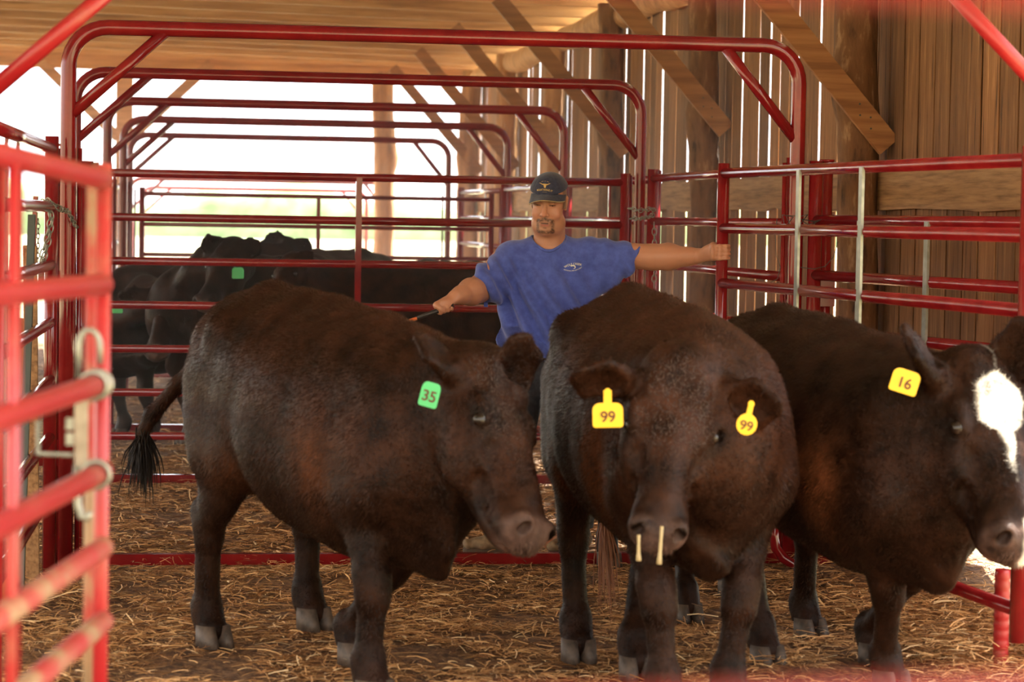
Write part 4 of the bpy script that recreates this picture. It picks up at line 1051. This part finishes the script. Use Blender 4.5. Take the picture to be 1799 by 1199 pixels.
# penned cattle at the back
c5 = cow('black cow at the far left of the pen, head low behind the rails', P(420, 560, 19.2), hdg(-0.75, -0.66), s=0.98, h=0.022,
         poll=P(292, 500, 17.9), muz=P(262, 618, 17.6), nrm=camv(-0.45, 0.3, 0.85), ears=[P(345, 505, 17.9), P(205, 518, 17.9)], eardir=[camv(0, -.3, 1), camv(0, -.3, 1)], brown=0.5, rust=0.2)
ear_tag(c5['t'], P(206, 541, 17.6), camv(1, 0, 0), camv(0, 1, 0), 0.08, 0.08, '', M['tag_green'])
c6 = cow('black cow in the pen looking at the camera with raised ears, green ear tag', P(560, 560, 18.7), hdg(-0.80, -0.60), s=1.04, h=0.022,
         poll=P(405, 425, 17.6), muz=P(352, 525, 17.2), nrm=camv(-0.35, 0.35, 0.85), ears=[P(452, 424, 17.6), P(364, 414, 17.6)], eardir=[camv(0, 0, 1), camv(0, 0, 1)], brown=0.4, rust=0.2, neckup=0.05)
ear_tag(c6['t'], P(418, 480, 17.0), camv(1, 0, 0), camv(0, 1, 0), 0.085, 0.08, '', M['tag_green'])
c7 = cow('black cow in the pen with a shaggy poll, second pair of ears', P(640, 560, 20.4), hdg(-0.7, -0.7), s=1.06, h=0.022,
         poll=P(500, 425, 19.5), muz=P(480, 520, 19.1), nrm=camv(0.0, 0.3, 0.9), ears=[P(538, 420, 19.5), P(492, 408, 19.5)], eardir=[camv(0, 0, 1), camv(0, 0, 1)], brown=0.4, rust=0.2, neckup=0.05)
c8 = cow('black cow standing broadside in the pen behind the man', P(850, 560, 17.4), hdg(-1.0, -0.10), s=1.03, h=0.022,
         poll=P(510, 450, 16.9), muz=P(470, 525, 16.6), nrm=camv(-0.4, 0.5, 0.7), ears=[P(545, 440, 16.9), P(490, 450, 17.1)], eardir=[camv(0, 0, 1), camv(0, 0, 1)], brown=0.6, rust=0.3)
c9 = cow('black cow at the back of the pen facing away, right of the others', P(835, 560, 19.9), hdg(-0.5, 0.85), s=1.0, h=0.022,
         poll=P(765, 468, 21.5), muz=P(755, 530, 21.9), nrm=camv(-0.2, 0.7, -0.6), ears=[P(745, 465, 21.4), P(785, 465, 21.4)], brown=0.5, rust=0.3)
# drool strings on cow 2
for (u, v0, v1, sl) in ((1122, 940, 986, 0), (1163, 925, 992, -5)):
    g = MB(); n = 7; pts = [P(u+sl*k/(n-1), v0+(v1-v0)*k/(n-1), 7.95) for k in range(n)]
    g.tube(pts, [0.006, 0.006, 0.005, 0.006, 0.006, 0.008, 0.0095], 8); g.build('drool_string', M['drool'], c2['t'])
# ------------------------------------------------------------------ the man
M['skin'] = mat('sunned_skin', rough=0.48)
a_ = nd(M['skin'], 'VertexColor', layer_name='tint'); lk(M['skin'], a_.outputs['Color'], bsdf(M['skin']).inputs['Base Color'])
bsdf(M['skin']).inputs['Subsurface Weight'].default_value = 0.12; bsdf(M['skin']).inputs['Subsurface Radius'].default_value = (0.02, 0.008, 0.004)
n_ = nd(M['skin'], 'TexNoise', Scale=90, Detail=4); b_n = nd(M['skin'], 'Bump', Strength=0.25, Distance=0.003); c_ = nd(M['skin'], 'TexCoord')
lk(M['skin'], c_.outputs['Object'], n_.inputs['Vector']); lk(M['skin'], n_.outputs['Fac'], b_n.inputs['Height']); lk(M['skin'], b_n.outputs[0], bsdf(M['skin']).inputs['Normal'])
M['shirt'] = noise_mix(mat('blue_cotton', rough=0.85, Sheen_Weight=0.25, Specular_IOR_Level=0.25), [(0.060, 0.085, 0.32), (0.085, 0.125, 0.44)], scale=30, bump=0.35, dist=0.004, detail=6)
M['denim'] = noise_mix(mat('dark_trousers', rough=0.85), [(0.012, 0.013, 0.018), (0.03, 0.03, 0.038)], scale=40, bump=0.3, dist=0.003)
M['leather'] = noise_mix(mat('dusty_leather', rough=0.75), [(0.16, 0.10, 0.055), (0.30, 0.205, 0.12)], scale=22, bump=0.3, dist=0.004)
M['sole'] = mat('boot_sole', (0.10, 0.07, 0.045), 0.8)
M['cap'] = noise_mix(mat('navy_cap_cloth', rough=0.85, Sheen_Weight=0.2), [(0.013, 0.015, 0.038), (0.028, 0.030, 0.062)], scale=60, bump=0.3, dist=0.002)
M['thread'] = mat('gold_thread', (0.55, 0.36, 0.12), 0.6)
M['print'] = mat('cream_print', (0.78, 0.76, 0.62), 0.7)
M['rubber'] = mat('black_grip', (0.025, 0.018, 0.016), 0.45)
M['shaft'] = mat('orange_shaft', (0.80, 0.20, 0.06), 0.3)
RH = np.array([math.cos(YAW), -math.sin(YAW), 0]); FH = np.array([math.sin(YAW), math.cos(YAW), 0])
mo = P(950, 600, 12.6); M0 = np.array([mo[0], mo[1], 0.0]); MW = np.stack([RH, FH, [0, 0, 1.0]])
m2w = lambda p: np.array(p, float) @ MW+M0
w2m = lambda p: MW @ (np.array(p)-M0)
man = thing('person', 'man in blue t-shirt and navy cap, arms spread, holding a stick and the gate', 'person', M0)

hf = unit([-0.24, -1, -0.20]); hr = unit(np.cross(hf, [0.03, 0, 1])); hu = np.cross(hr, hf); hC = np.array([0.030, -0.04, 1.842])
HS = 1.10
HP = lambda a, f, u: hC+(hr*a+hf*f+hu*u)*HS
# joints
shR, elR, wrR = np.array([-0.185, 0.0, 1.545]), np.array([-0.325, -0.14, 1.385]), np.array([-0.437, -0.32, 1.352])
shL, elL, wrL = np.array([0.285, 0.0, 1.575]), np.array([0.57, -0.06, 1.565]), np.array([0.800, -0.15, 1.575])
stick_a = np.array([-0.475, -0.375, 1.300]); stick_d = unit([-0.300, -0.10, -0.110])
gp = w2m(np.array([ga[0], ga[1], 1.6]))
B = Field((-0.64, -0.52, -0.01), (1.02, 0.27, 2.02), 0.0046)
X1 = (1, 0, 0)
B.chain([(0.0, 0.03, 1.0), (0.02, 0.02, 1.15), (0.03, 0.01, 1.35), (0.035, 0.02, 1.52)], [(0.165, 0.105), (0.195, 0.125), (0.19, 0.115), (0.16, 0.09)], 0.03, X1)
B.seg((-0.14, 0.02, 1.545), (0.21, 0.02, 1.56), 0.072, 0.072, 0.04)
B.seg((0.035, 0.03, 1.56), HP(0, -0.02, -0.10), 0.088, 0.078, 0.03)
for hip, kn, an in (((-0.08, 0.02, 0.95), (-0.12, -0.02, 0.53), (-0.13, 0.0, 0.12)), ((0.11, 0.03, 0.95), (0.18, 0.04, 0.52), (0.22, 0.10, 0.12))):
    B.seg(hip, kn, 0.088, 0.062, 0.03); B.seg(kn, an, 0.062, 0.042, 0.03)
    B.seg(an, np.array(an)+(-0.16, -0.04, -0.07), 0.042, 0.032, 0.02)
for sh, el, wr, d in ((shR, elR, wrR, 0), (shL, elL, wrL, 1)):
    B.seg(sh, el, 0.072, 0.066, 0.03)
    B.seg(el, el+(wr-el)*0.35, 0.066, 0.069, 0.02); B.seg(el+(wr-el)*0.35, el+(wr-el)*0.8, 0.069, 0.046, 0.02); B.seg(el+(wr-el)*0.8, wr, 0.046, 0.038, 0.02)
def grip(wr, c, A, pd, rad, sgn, thumb=1.0, pw=0.042, fl=(1.0, 1.08, 1.02, 0.85), wrap=(35, 95, 165, 225)):
    """hand closed round an axis through c along A; pd points from the axis to the palm"""
    A = unit(A); pd = unit(np.array(pd)-A*np.dot(pd, A)); q = np.cross(A, pd)*sgn
    pc = c+pd*(rad+0.012)
    B.seg(wr, pc-A*0.0, (0.036, 0.026), (pw, 0.019), 0.018, A)
    B.seg(pc+q*-0.004, pc+q*0.018, (pw*0.98, 0.016), (pw*0.95, 0.014), 0.012, A)
    for i in range(4):
        off = A*(i-1.5)*0.0205
        pts = [c+off+(pd*math.cos(math.radians(a*fl[i]))+q*math.sin(math.radians(a*fl[i])))*(rad+0.004) for a in wrap]
        B.seg(pc+off+q*0.006, pts[0], 0.0125, 0.0118, 0.006)
        for k in range(3): B.seg(pts[k], pts[k+1], 0.0115-0.0008*k, 0.0108-0.0008*k, 0.003)
        B.ball(pts[1]+(pts[1]-c-off)*0.10, 0.0125, 0.004)
    t0 = pc-A*0.034-q*0.010+pd*0.002
    tp = [t0, c-A*0.036*thumb+(pd*math.cos(-0.95)+q*math.sin(-0.95))*(rad+0.010), c-A*0.028*thumb+(pd*math.cos(-1.9)+q*math.sin(-1.9))*(rad+0.006), c-A*0.016*thumb+(pd*math.cos(-2.7)+q*math.sin(-2.7))*(rad+0.004)]
    B.seg(wr+(pc-wr)*0.5-A*0.018, tp[0], 0.022, 0.019, 0.015)
    for k in range(3): B.seg(tp[k], tp[k+1], 0.0165-0.002*k, 0.0145-0.002*k, 0.005)
hc = stick_a+stick_d*0.018
grip(wrR, hc, -stick_d*1.0, unit(wrR-hc)+np.array([0.1, 0.1, 0.3]), 0.013, -1)
gc = np.array([gp[0], gp[1], 1.600])
grip(wrL, gc, (0.05, 0, -1), (-1, 0.25, 0.05), 0.031, -1, fl=(0.95, 1.0, 0.97, 0.9), wrap=(30, 85, 140, 190))
# head
B.ball(HP(0, -0.012, 0.035), (0.080*HS, 0.100*HS, 0.098*HS), 0.02, ax=(hr, hf, hu))
B.seg(HP(0, 0.022, 0.01), HP(0, 0.024, -0.085), (0.073*HS, 0.068*HS), (0.066*HS, 0.064*HS), 0.02, hr)
B.ball(HP(0, 0.040, -0.115), (0.050*HS, 0.048*HS, 0.036*HS), 0.025, ax=(hr, hf, hu))
B.ball(HP(0, 0.074, -0.130), (0.026*HS, 0.018*HS, 0.018*HS), 0.018, ax=(hr, hf, hu))
B.ball(HP(0, 0.015, -0.125), (0.070*HS, 0.05*HS, 0.032*HS), 0.03, ax=(hr, hf, hu))
B.seg(HP(-0.042, 0.080, 0.020), HP(0.042, 0.080, 0.020), 0.013, 0.013, 0.014)
B.seg(HP(0, 0.088, 0.004), HP(0, 0.113, -0.040), 0.0095, 0.0145, 0.010)
for sd in (-1, 1):
    B.ball(HP(0.042*sd, 0.060, -0.046), (0.030, 0.026, 0.030), 0.02, ax=(hr, hf, hu))
    B.ball(HP(0.050*sd, 0.015, -0.095), (0.030, 0.045, 0.036), 0.025, ax=(hr, hf, hu))
    B.ball(HP(0.0145*sd, 0.102, -0.045), 0.0105, 0.006)
    B.ball(HP(0.007*sd, 0.110, -0.056), 0.0045, 0.002, sub=True)
    B.ball(HP(0.033*sd, 0.096, 0.0), (0.020, 0.010, 0.010), 0.010, sub=True, ax=(hr, hf, hu))
    B.ball(HP(0.033*sd, 0.074, 0.001), (0.017, 0.0145, 0.0125), 0.005, ax=(hr, hf, hu))
    B.seg(HP(0.020*sd, 0.0905, -0.0005), HP(0.047*sd, 0.082, -0.0015), 0.0024, 0.0024, 0.002, sub=True)
    e0, e1 = HP(0.081*sd, -0.012, 0.016), HP(0.078*sd, -0.004, -0.030)
    B.seg(e0, e1, (0.010, 0.023), (0.008, 0.013), 0.006, hr)
    B.ball(HP(0.092*sd, -0.004, -0.002), (0.006, 0.012, 0.018), 0.004, sub=True, ax=(hr, hf, hu))
B.seg(HP(-0.022, 0.086, -0.078), HP(0.022, 0.086, -0.078), 0.0095, 0.0095, 0.010)
B.seg(HP(-0.018, 0.088, -0.093), HP(0.018, 0.088, -0.093), 0.0075, 0.0075, 0.008)
B.seg(HP(-0.019, 0.100, -0.0855), HP(0.019, 0.100, -0.0855), (0.004, 0.0040), (0.004, 0.0040), 0.003, sub=True)
V, Q = B.skin(); V = relax(V, Q, 1, 0.35)
hv = np.stack([(V-hC) @ hr, (V-hC) @ hf, (V-hC) @ hu], 1)/HS
SK = np.array([0.50, 0.225, 0.125]); col = np.tile(SK, (len(V), 1))
def mx_(c, w):
    global col
    w = np.clip(w, 0, 1)[:, None]; col = col*(1-w)+np.array(c)*w
face = (hv[:, 1] > 0.0) & (np.abs(hv[:, 0]) < 0.1) & (np.abs(hv[:, 2]) < 0.2)
mx_((0.56, 0.20, 0.13), 0.5*bump3(hv, (0, 0.12, -0.045), (0.02, 0.03, 0.02)))
mx_((0.52, 0.19, 0.13), 0.4*(bump3(hv, (0.05, 0.06, -0.05), (0.03, 0.05, 0.03))+bump3(hv, (-0.05, 0.06, -0.05), (0.03, 0.05, 0.03))))
nzz = 0.7+0.9*vnoise(hv[:, 0]*260, hv[:, 2]*260, 4)
x_, u_ = np.abs(hv[:, 0]), hv[:, 2]
must = sm(0.014, 0.003, np.abs(u_+0.066+0.25*x_))*sm(0.040, 0.030, x_)
side_ = sm(0.012, 0.002, np.abs(x_-0.036))*sm(-0.140, -0.125, u_)*sm(-0.065, -0.075, u_)
chin = sm(0.014, 0.002, np.abs(u_+0.128))*sm(0.044, 0.034, x_)
lipb = sm(0.006, 0.0, np.abs(u_+0.107))*sm(0.012, 0.006, x_)
mx_((0.06, 0.026, 0.012), np.where(face & (hv[:, 1] > 0.03), 1.1*nzz*np.clip(must+side_+chin+lipb, 0, 1), 0))
mx_((0.14, 0.07, 0.04), np.where(face & (hv[:, 1] > 0.02), 0.16*sm(-0.05, -0.09, u_), 0))
mx_((0.42, 0.13, 0.10), np.where(face & (hv[:, 1] > 0.07), sm(0.006, 0.001, np.abs(u_+0.094))*sm(0.022, 0.016, x_), 0))
mx_((0.03, 0.010, 0.008), np.where(face & (hv[:, 1] > 0.06), sm(0.005, 0.0015, np.abs(u_+0.0855))*sm(0.021, 0.015, x_), 0))
mx_((0.09, 0.042, 0.022), np.where(face & (hv[:, 1] > 0.05), 0.95*sm(0.007, 0.002, np.abs(u_-0.022+0.12*np.abs(x_-0.03)))*sm(0.020, 0.012, np.abs(x_-0.034)), 0))
mx_((0.04, 0.018, 0.012), np.where(face & (hv[:, 1] > 0.05), 1.0*sm(0.0045, 0.001, np.abs(u_+0.001))*sm(0.017, 0.012, np.abs(x_-0.034)), 0))
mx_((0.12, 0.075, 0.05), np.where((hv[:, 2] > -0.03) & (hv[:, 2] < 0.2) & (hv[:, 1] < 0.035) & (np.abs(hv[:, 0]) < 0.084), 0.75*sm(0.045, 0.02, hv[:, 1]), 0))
me = np_mesh('body', V @ MW+M0, Q); paint(me, col); obj('body', me, M['skin'], man)

# shirt
S = Field((-0.46, -0.30, 0.93), (0.62, 0.26, 1.72), 0.0055)
S.chain([(0.005, 0.02, 0.96), (0.01, -0.005, 1.12), (0.03, -0.005, 1.32), (0.035, 0.02, 1.50)], [(0.232, 0.168), (0.238, 0.180), (0.232, 0.160), (0.19, 0.12)], 0.03, X1)
S.seg((-0.15, 0.02, 1.53), (0.22, 0.02, 1.55), 0.092, 0.094, 0.05)
S.seg((-0.03, 0.03, 1.585), (0.10, 0.03, 1.59), 0.072, 0.072, 0.06)
endR = elR+(shR-elR)*0.10
S.seg(shR+(0.03, 0, 0), endR, 0.088, 0.084, 0.05); S.seg(np.array([-0.16, 0, 1.42]), endR+(0.03, 0, -0.03), 0.07, 0.06, 0.05)
endL = np.array([0.47, -0.045, 1.555])
S.seg(shL-(0.03, 0, 0), endL+(0.03, 0, 0), 0.090, 0.078, 0.05); S.seg(np.array([0.20, 0, 1.42]), endL+(-0.03, 0, -0.055), 0.08, 0.055, 0.06); S.seg(np.array([0.15, 0, 1.30]), np.array([0.36, -0.02, 1.44]), 0.07, 0.04, 0.06)
S.plane((0.0, 0, 1.005), (-0.05, 0, -1)); S.plane(endR+unit(elR-shR)*0.045, elR-shR); S.plane(endL+(0.015, 0, 0), (0.95, 0, -0.32))
S.ball((0.032, -0.02, 1.665), (0.092, 0.11, 0.075), 0.008, sub=True)
V, Q = S.skin(); V = relax(V, Q, 1, 0.4); N = vnormals(V, Q)
def fold(V, ax, fr, ph, st=3.0):
    t = V @ unit(ax); w = V @ unit(np.cross(unit(ax), [0, 1, 0]))
    return np.sin(t*fr+3.0*vnoise(w*st+ph, t*st*1.5+ph, 13)*2+ph)
amp = 0.014*(0.4+1.2*np.clip(vnoise(V[:, 0]*4+3, V[:, 2]*4, 17)+0.5, 0, 1))
fr_ = sm(1.60, 1.50, V[:, 2])*(V[:, 1] < 0.1)
disp = fold(V, (0.80, 0, 0.45), 62, 1.0)*amp*fr_+0.004*fold(V, (0.2, 0, 1), 45, 4.0)*sm(1.25, 1.02, V[:, 2])
armw = sm(0.22, 0.32, V[:, 0])+sm(-0.2, -0.28, V[:, 0]); disp = disp+0.005*fold(V, (1, 0, -0.2), 70, 2.2)*armw
V = V+N*disp[:, None]
shirt_me = np_mesh('tshirt', V @ MW+M0, Q); obj('tshirt', shirt_me, M['shirt'], man)
shirt_bvh = BVHTree.FromPolygons([tuple(p) for p in V], [tuple(int(i) for i in q) for q in Q])
g = MB(); cpts = []
for k in range(40):
    a = 2*math.pi*k/40; x, y = 0.032+0.090*math.cos(a), 0.012+0.098*math.sin(a)
    hz = 1.625-0.030*max(0, -math.sin(a))+0.012*abs(math.cos(a))
    loc_, nn_, *_r = shirt_bvh.ray_cast(Vector((x*1.0, y-0.0, 1.9)), Vector((0, 0, -1)))
    z = loc_.z if loc_ is not None and abs(loc_.z-hz) < 0.06 else hz
    cpts.append(np.array([x, y, z]))
zz_ = np.array([c[2] for c in cpts]); zz_ = (np.roll(zz_, 1)+zz_+np.roll(zz_, -1)+np.roll(zz_, 2)+np.roll(zz_, -2))/5
g.tube([m2w((c[0], c[1], z)) for c, z in zip(cpts, zz_)], 0.0085, 8, closed=True); g.build('collar', M['shirt'], man)
# torn flap under the sleeve
g = MB(); c = np.array([-0.288, -0.10, 1.318]); g.box(m2w(c), RH*0.010, FH*0.003, (0, 0, 0.024)); g.build('torn_flap', M['shirt'], man)
def arc_text(txt, size, cx, cz, R, bvh, m, name, par, y0=-1.0, xs=1.0, off=0.0016, rot=0.0):
    me = text_mesh(txt, size, 0.0003, xs)
    for v in me.vertices:
        x, y = v.co.x, v.co.y
        if R: a = x/R; x, y = (R+y)*math.sin(a) if R > 0 else (R+y)*math.sin(a), (R+y)*math.cos(a)-R
        x, y = x*math.cos(rot)-y*math.sin(rot), x*math.sin(rot)+y*math.cos(rot)
        l, n_, *_ = bvh.ray_cast(Vector((cx+x, y0, cz+y)), Vector((0, 1, 0)))
        yy = l.y if l is not None else 0
        v.co = Vector(m2w((cx+x, yy-off-v.co.z, cz+y)))
    obj(name, me, m, par)
LX, LZ = (1004-950)/342, 1.75-(470-387.5)/342
tsh = [o for o in man.children if o.name.startswith('tshirt')][0]
arc_text('WOLF CREEK', 0.0155, LX, LZ+0.0135, 0.10, shirt_bvh, M['print'], 'shirt_print', tsh, rot=0.14)
arc_text('NATIONAL FISH HATCHERY', 0.0078, LX+0.002, LZ-0.020, -0.10, shirt_bvh, M['print'], 'shirt_print', tsh, rot=0.14)
g = MB(); fv = []; ff = []; n = 16
for k in range(n+1):
    a = math.radians(150-225*k/n); w = 0.0038*(1-(k/n)**2*0.75) if k > 2 else 0.0022+0.0008*k
    for s_ in (-1, 1):
        x, z = LX+(0.0125+s_*w)*math.cos(a), LZ-0.002+(0.0085+s_*w)*math.sin(a)
        l, *_ = shirt_bvh.ray_cast(Vector((x, -1, z)), Vector((0, 1, 0))); fv.append(m2w((x, (l.y if l else -0.1)-0.002, z)))
for k in range(n): ff.append((2*k, 2*k+1, 2*k+3, 2*k+2))
g.add(fv, ff, False); g.build('fish_print', M['print'], tsh)

# trousers, belt
T = Field((-0.32, -0.25, 0.08), (0.42, 0.30, 1.10), 0.008)
T.chain([(0.0, 0.03, 1.07), (0.01, 0.03, 0.95)], [(0.195, 0.14), (0.20, 0.15)], 0.03, X1)
for hip, kn, an in (((-0.085, 0.02, 0.92), (-0.13, -0.02, 0.53), (-0.135, 0.0, 0.13)), ((0.115, 0.03, 0.92), (0.185, 0.04, 0.52), (0.22, 0.10, 0.13))):
    T.seg(hip, kn, 0.12, 0.088, 0.04); T.seg(kn, an, 0.086, 0.082, 0.03)
T.plane((0, 0, 1.06), (0, 0, 1)); T.plane((0, 0, 0.125), (0, 0, -1))
V, Q = T.skin(); N = vnormals(V, Q); V = V+N*(0.006*fold(V, (0.2, 0, 1), 55, 1.7))[:, None]*sm(0.75, 0.3, V[:, 2])[:, None]
obj('trousers', np_mesh('trousers', V @ MW+M0, Q), M['denim'], man)
g = MB(); g.tube([m2w((0.003+0.205*math.cos(a), 0.03+0.150*math.sin(a), 1.035)) for a in np.linspace(0, 2*math.pi, 36, endpoint=False)], 0.013, 8, closed=True); g.build('belt', M['rubber'], man)
# boots
for an, dr in ((np.array([-0.135, 0.0, 0.0]), unit([-1, -0.18, 0])), (np.array([0.22, 0.10, 0.0]), unit([-0.6, -0.8, 0]))):
    K = Field(an+[-0.36, -0.36, -0.01], an+[0.2, 0.2, 0.24], 0.005); sdv = np.cross(dr, [0, 0, 1])
    K.seg(an-dr*0.02+[0, 0, 0.20], an-dr*0.02+[0, 0, 0.09], (0.05, 0.058), (0.045, 0.055), 0.02, sdv)
    K.seg(an-dr*0.05+[0, 0, 0.055], an+dr*0.14+[0, 0, 0.05], (0.040, 0.045), (0.050, 0.034), 0.03, sdv)
    K.seg(an+dr*0.02+[0, 0, 0.10], an+dr*0.15+[0, 0, 0.06], (0.038, 0.04), (0.045, 0.03), 0.03, sdv)
    K.seg(an+dr*0.14+[0, 0, 0.05], an+dr*0.225+[0, 0, 0.052], (0.050, 0.036), (0.038, 0.030), 0.02, sdv)
    K.plane((0, 0, 0.028), (0, 0, -1)); K.plane((0, 0, 0.205), (0, 0, 1))
    V, Q = K.skin(); N = vnormals(V, Q); V = V+N*(0.0025*fold(V, (1, 0, 0.6), 110, 1.7))[:, None]
    bo = obj('boot', np_mesh('boot', V @ MW+M0, Q), M['leather'], man)
    g = MB(); n = 28; top = []; 
    for k in range(n):
        a = 2*math.pi*k/n; l = math.cos(a); w_ = math.sin(a)
        top.append(an+dr*(0.085+0.172*l)+sdv*w_*(0.046+0.008*l)*(1 if abs(w_) < 2 else 1))
    v = [m2w(p+np.array([0, 0, 0.004])) for p in top]+[m2w(p+np.array([0, 0, 0.032])) for p in top]
    g.add(v, [tuple(range(n))[::-1], tuple(range(n, 2*n))]+[(k, (k+1) % n, n+(k+1) % n, n+k) for k in range(n)], False); g.build('sole', M['sole'], bo)

# cap
Kp = Field(hC-0.2, hC+[0.2, 0.2, 0.25], 0.0042)
Kp.ball(HP(0, -0.012, 0.040), (0.093*HS, 0.113*HS, 0.100*HS), 0.0, ax=(hr, hf, hu))
Kp.ball(HP(0, 0.03, 0.060), (0.072*HS, 0.075*HS, 0.068*HS), 0.03, ax=(hr, hf, hu))
Kp.plane(HP(0, 0.10, 0.050), -hu-0.20*hf)
Kp.ball(HP(0, -0.012, 0.028), (0.086*HS, 0.106*HS, 0.092*HS), 0.0, sub=True, ax=(hr, hf, hu))
V, Q = Kp.skin(); V = relax(V, Q, 1, 0.4)
hv = np.stack([(V-hC) @ hr, (V-hC) @ hf, (V-hC) @ hu], 1)/HS
ang = np.arctan2(hv[:, 0], hv[:, 1]+0.012); seam = np.exp(-(((ang*3/math.pi) % 1-0.5)/0.02)**2)
V = V-vnormals(V, Q)*(0.0012*seam)[:, None]
cp = obj('cap', np_mesh('cap', V @ MW+M0, Q), M['cap'], man)
cap_bvh = BVHTree.FromPolygons([tuple(p) for p in V], [tuple(int(i) for i in q) for q in Q])
g = MB(); nA, nR = 28, 9; v = []
for lay in (0, 1):
    for i in range(nA+1):
        a = math.radians(-78+156*i/nA)
        for j in range(nR+1):
            t = j/nR; bx = 0.086*math.sin(a); by = -0.012+0.104*math.cos(a)
            ext = 0.084*math.cos(a*0.93)**0.75
            x = bx*(1+0.02*t); y = by+ext*t; z = 0.060-0.012*t*math.cos(a)-0.010*t*math.sin(a)-0.044*(abs(math.sin(a))**2.0)*(0.45+0.55*t)-0.010*t
            v.append(m2w(HP(x, y, z-0.003*lay)))
m_ = (nA+1)*(nR+1); f = []
for i in range(nA):
    for j in range(nR):
        a = i*(nR+1)+j; b = a+nR+1
        f += [(a, b, b+1, a+1), (m_+a, m_+a+1, m_+b+1, m_+b)]
    a = i*(nR+1)+nR; b = a+nR+1; f.append((a, b, m_+b, m_+a))
g.add(v, f); br = g.build('brim', M['cap'], cp)
g = MB(); g.tube([v[i*(nR+1)+nR] for i in range(nA+1)], 0.0018, 6); g.build('brim_edge', M['thread'], br)
ctr = HP(0, 0.1, 0.094); 
arc_text('MOUNT BORAGE, KY', 0.0135, ctr[0]+0.002, ctr[2]-0.020, 0.16, cap_bvh, M['thread'], 'cap_lettering', cp, rot=-0.05, xs=0.62)
arc_text('– – – – –', 0.0095, ctr[0]+0.002, ctr[2]-0.031, 0.16, cap_bvh, M['thread'], 'cap_lettering', cp, rot=-0.05, xs=0.62)
arc_text('—  –  —', 0.016, ctr[0]+0.003, ctr[2]+0.026, 0.045, cap_bvh, M['thread'], 'cap_lettering', cp, rot=-0.05, xs=0.7)
g = MB(); hp = [(-0.030, 0.010), (-0.024, 0.011), (-0.012, 0.006), (-0.007, 0.007), (0.0, 0.007), (0.007, 0.007), (0.012, 0.006), (0.024, 0.011), (0.030, 0.010), (0.024, 0.008), (0.013, 0.001), (0.007, 0.0), (0.005, -0.010), (0.003, -0.014), (-0.003, -0.014), (-0.005, -0.010), (-0.007, 0.0), (-0.013, 0.001), (-0.024, 0.008)]
fv = []
for x, z in [(0, 0)]+hp:
    X_, Z_ = ctr[0]+0.002+x, ctr[2]+0.004+z-0.05*x
    l, *_ = cap_bvh.ray_cast(Vector((X_, -1, Z_)), Vector((0, 1, 0))); fv.append(m2w((X_, (l.y if l else -0.1)-0.0025, Z_)))
n = len(hp); g.add(fv, [(0, 1+k, 1+(k+1) % n) for k in range(n)], False); g.build('steer_emblem', M['thread'], cp)
# eyes behind the narrowed lids
for sd in (-1, 1):
    g = MB(); c = m2w(HP(0.033*sd, 0.0750, 0.0)); 
    vs = []; fs = []
    for i in range(7):
        for j in range(10): th = math.pi*i/6; ph = 2*math.pi*j/10; vs.append(c+0.0118*np.array([math.sin(th)*math.cos(ph), math.sin(th)*math.sin(ph), math.cos(th)]))
    for i in range(6):
        for j in range(10): fs.append((i*10+j, (i+1)*10+j, (i+1)*10+(j+1) % 10, i*10+(j+1) % 10))
    g.add(vs, fs); g.build('eye', M['eye'], man)

# sorting stick held in his right hand
st = thing('cattle_stick', 'black-gripped orange stick pointing down from the man\'s outstretched hand', 'stick', m2w(stick_a))
s0 = stick_a-stick_d*0.028
g = MB(); g.tube([m2w(s0), m2w(s0+stick_d*0.10), m2w(s0+stick_d*0.205)], [0.0145, 0.0125, 0.009], 12); g.build('grip', M['rubber'], st)
g = MB(); g.tube([m2w(s0+stick_d*0.203), m2w(s0+stick_d*0.95)], [0.0092, 0.007], 12); g.build('shaft', M['shaft'], st)
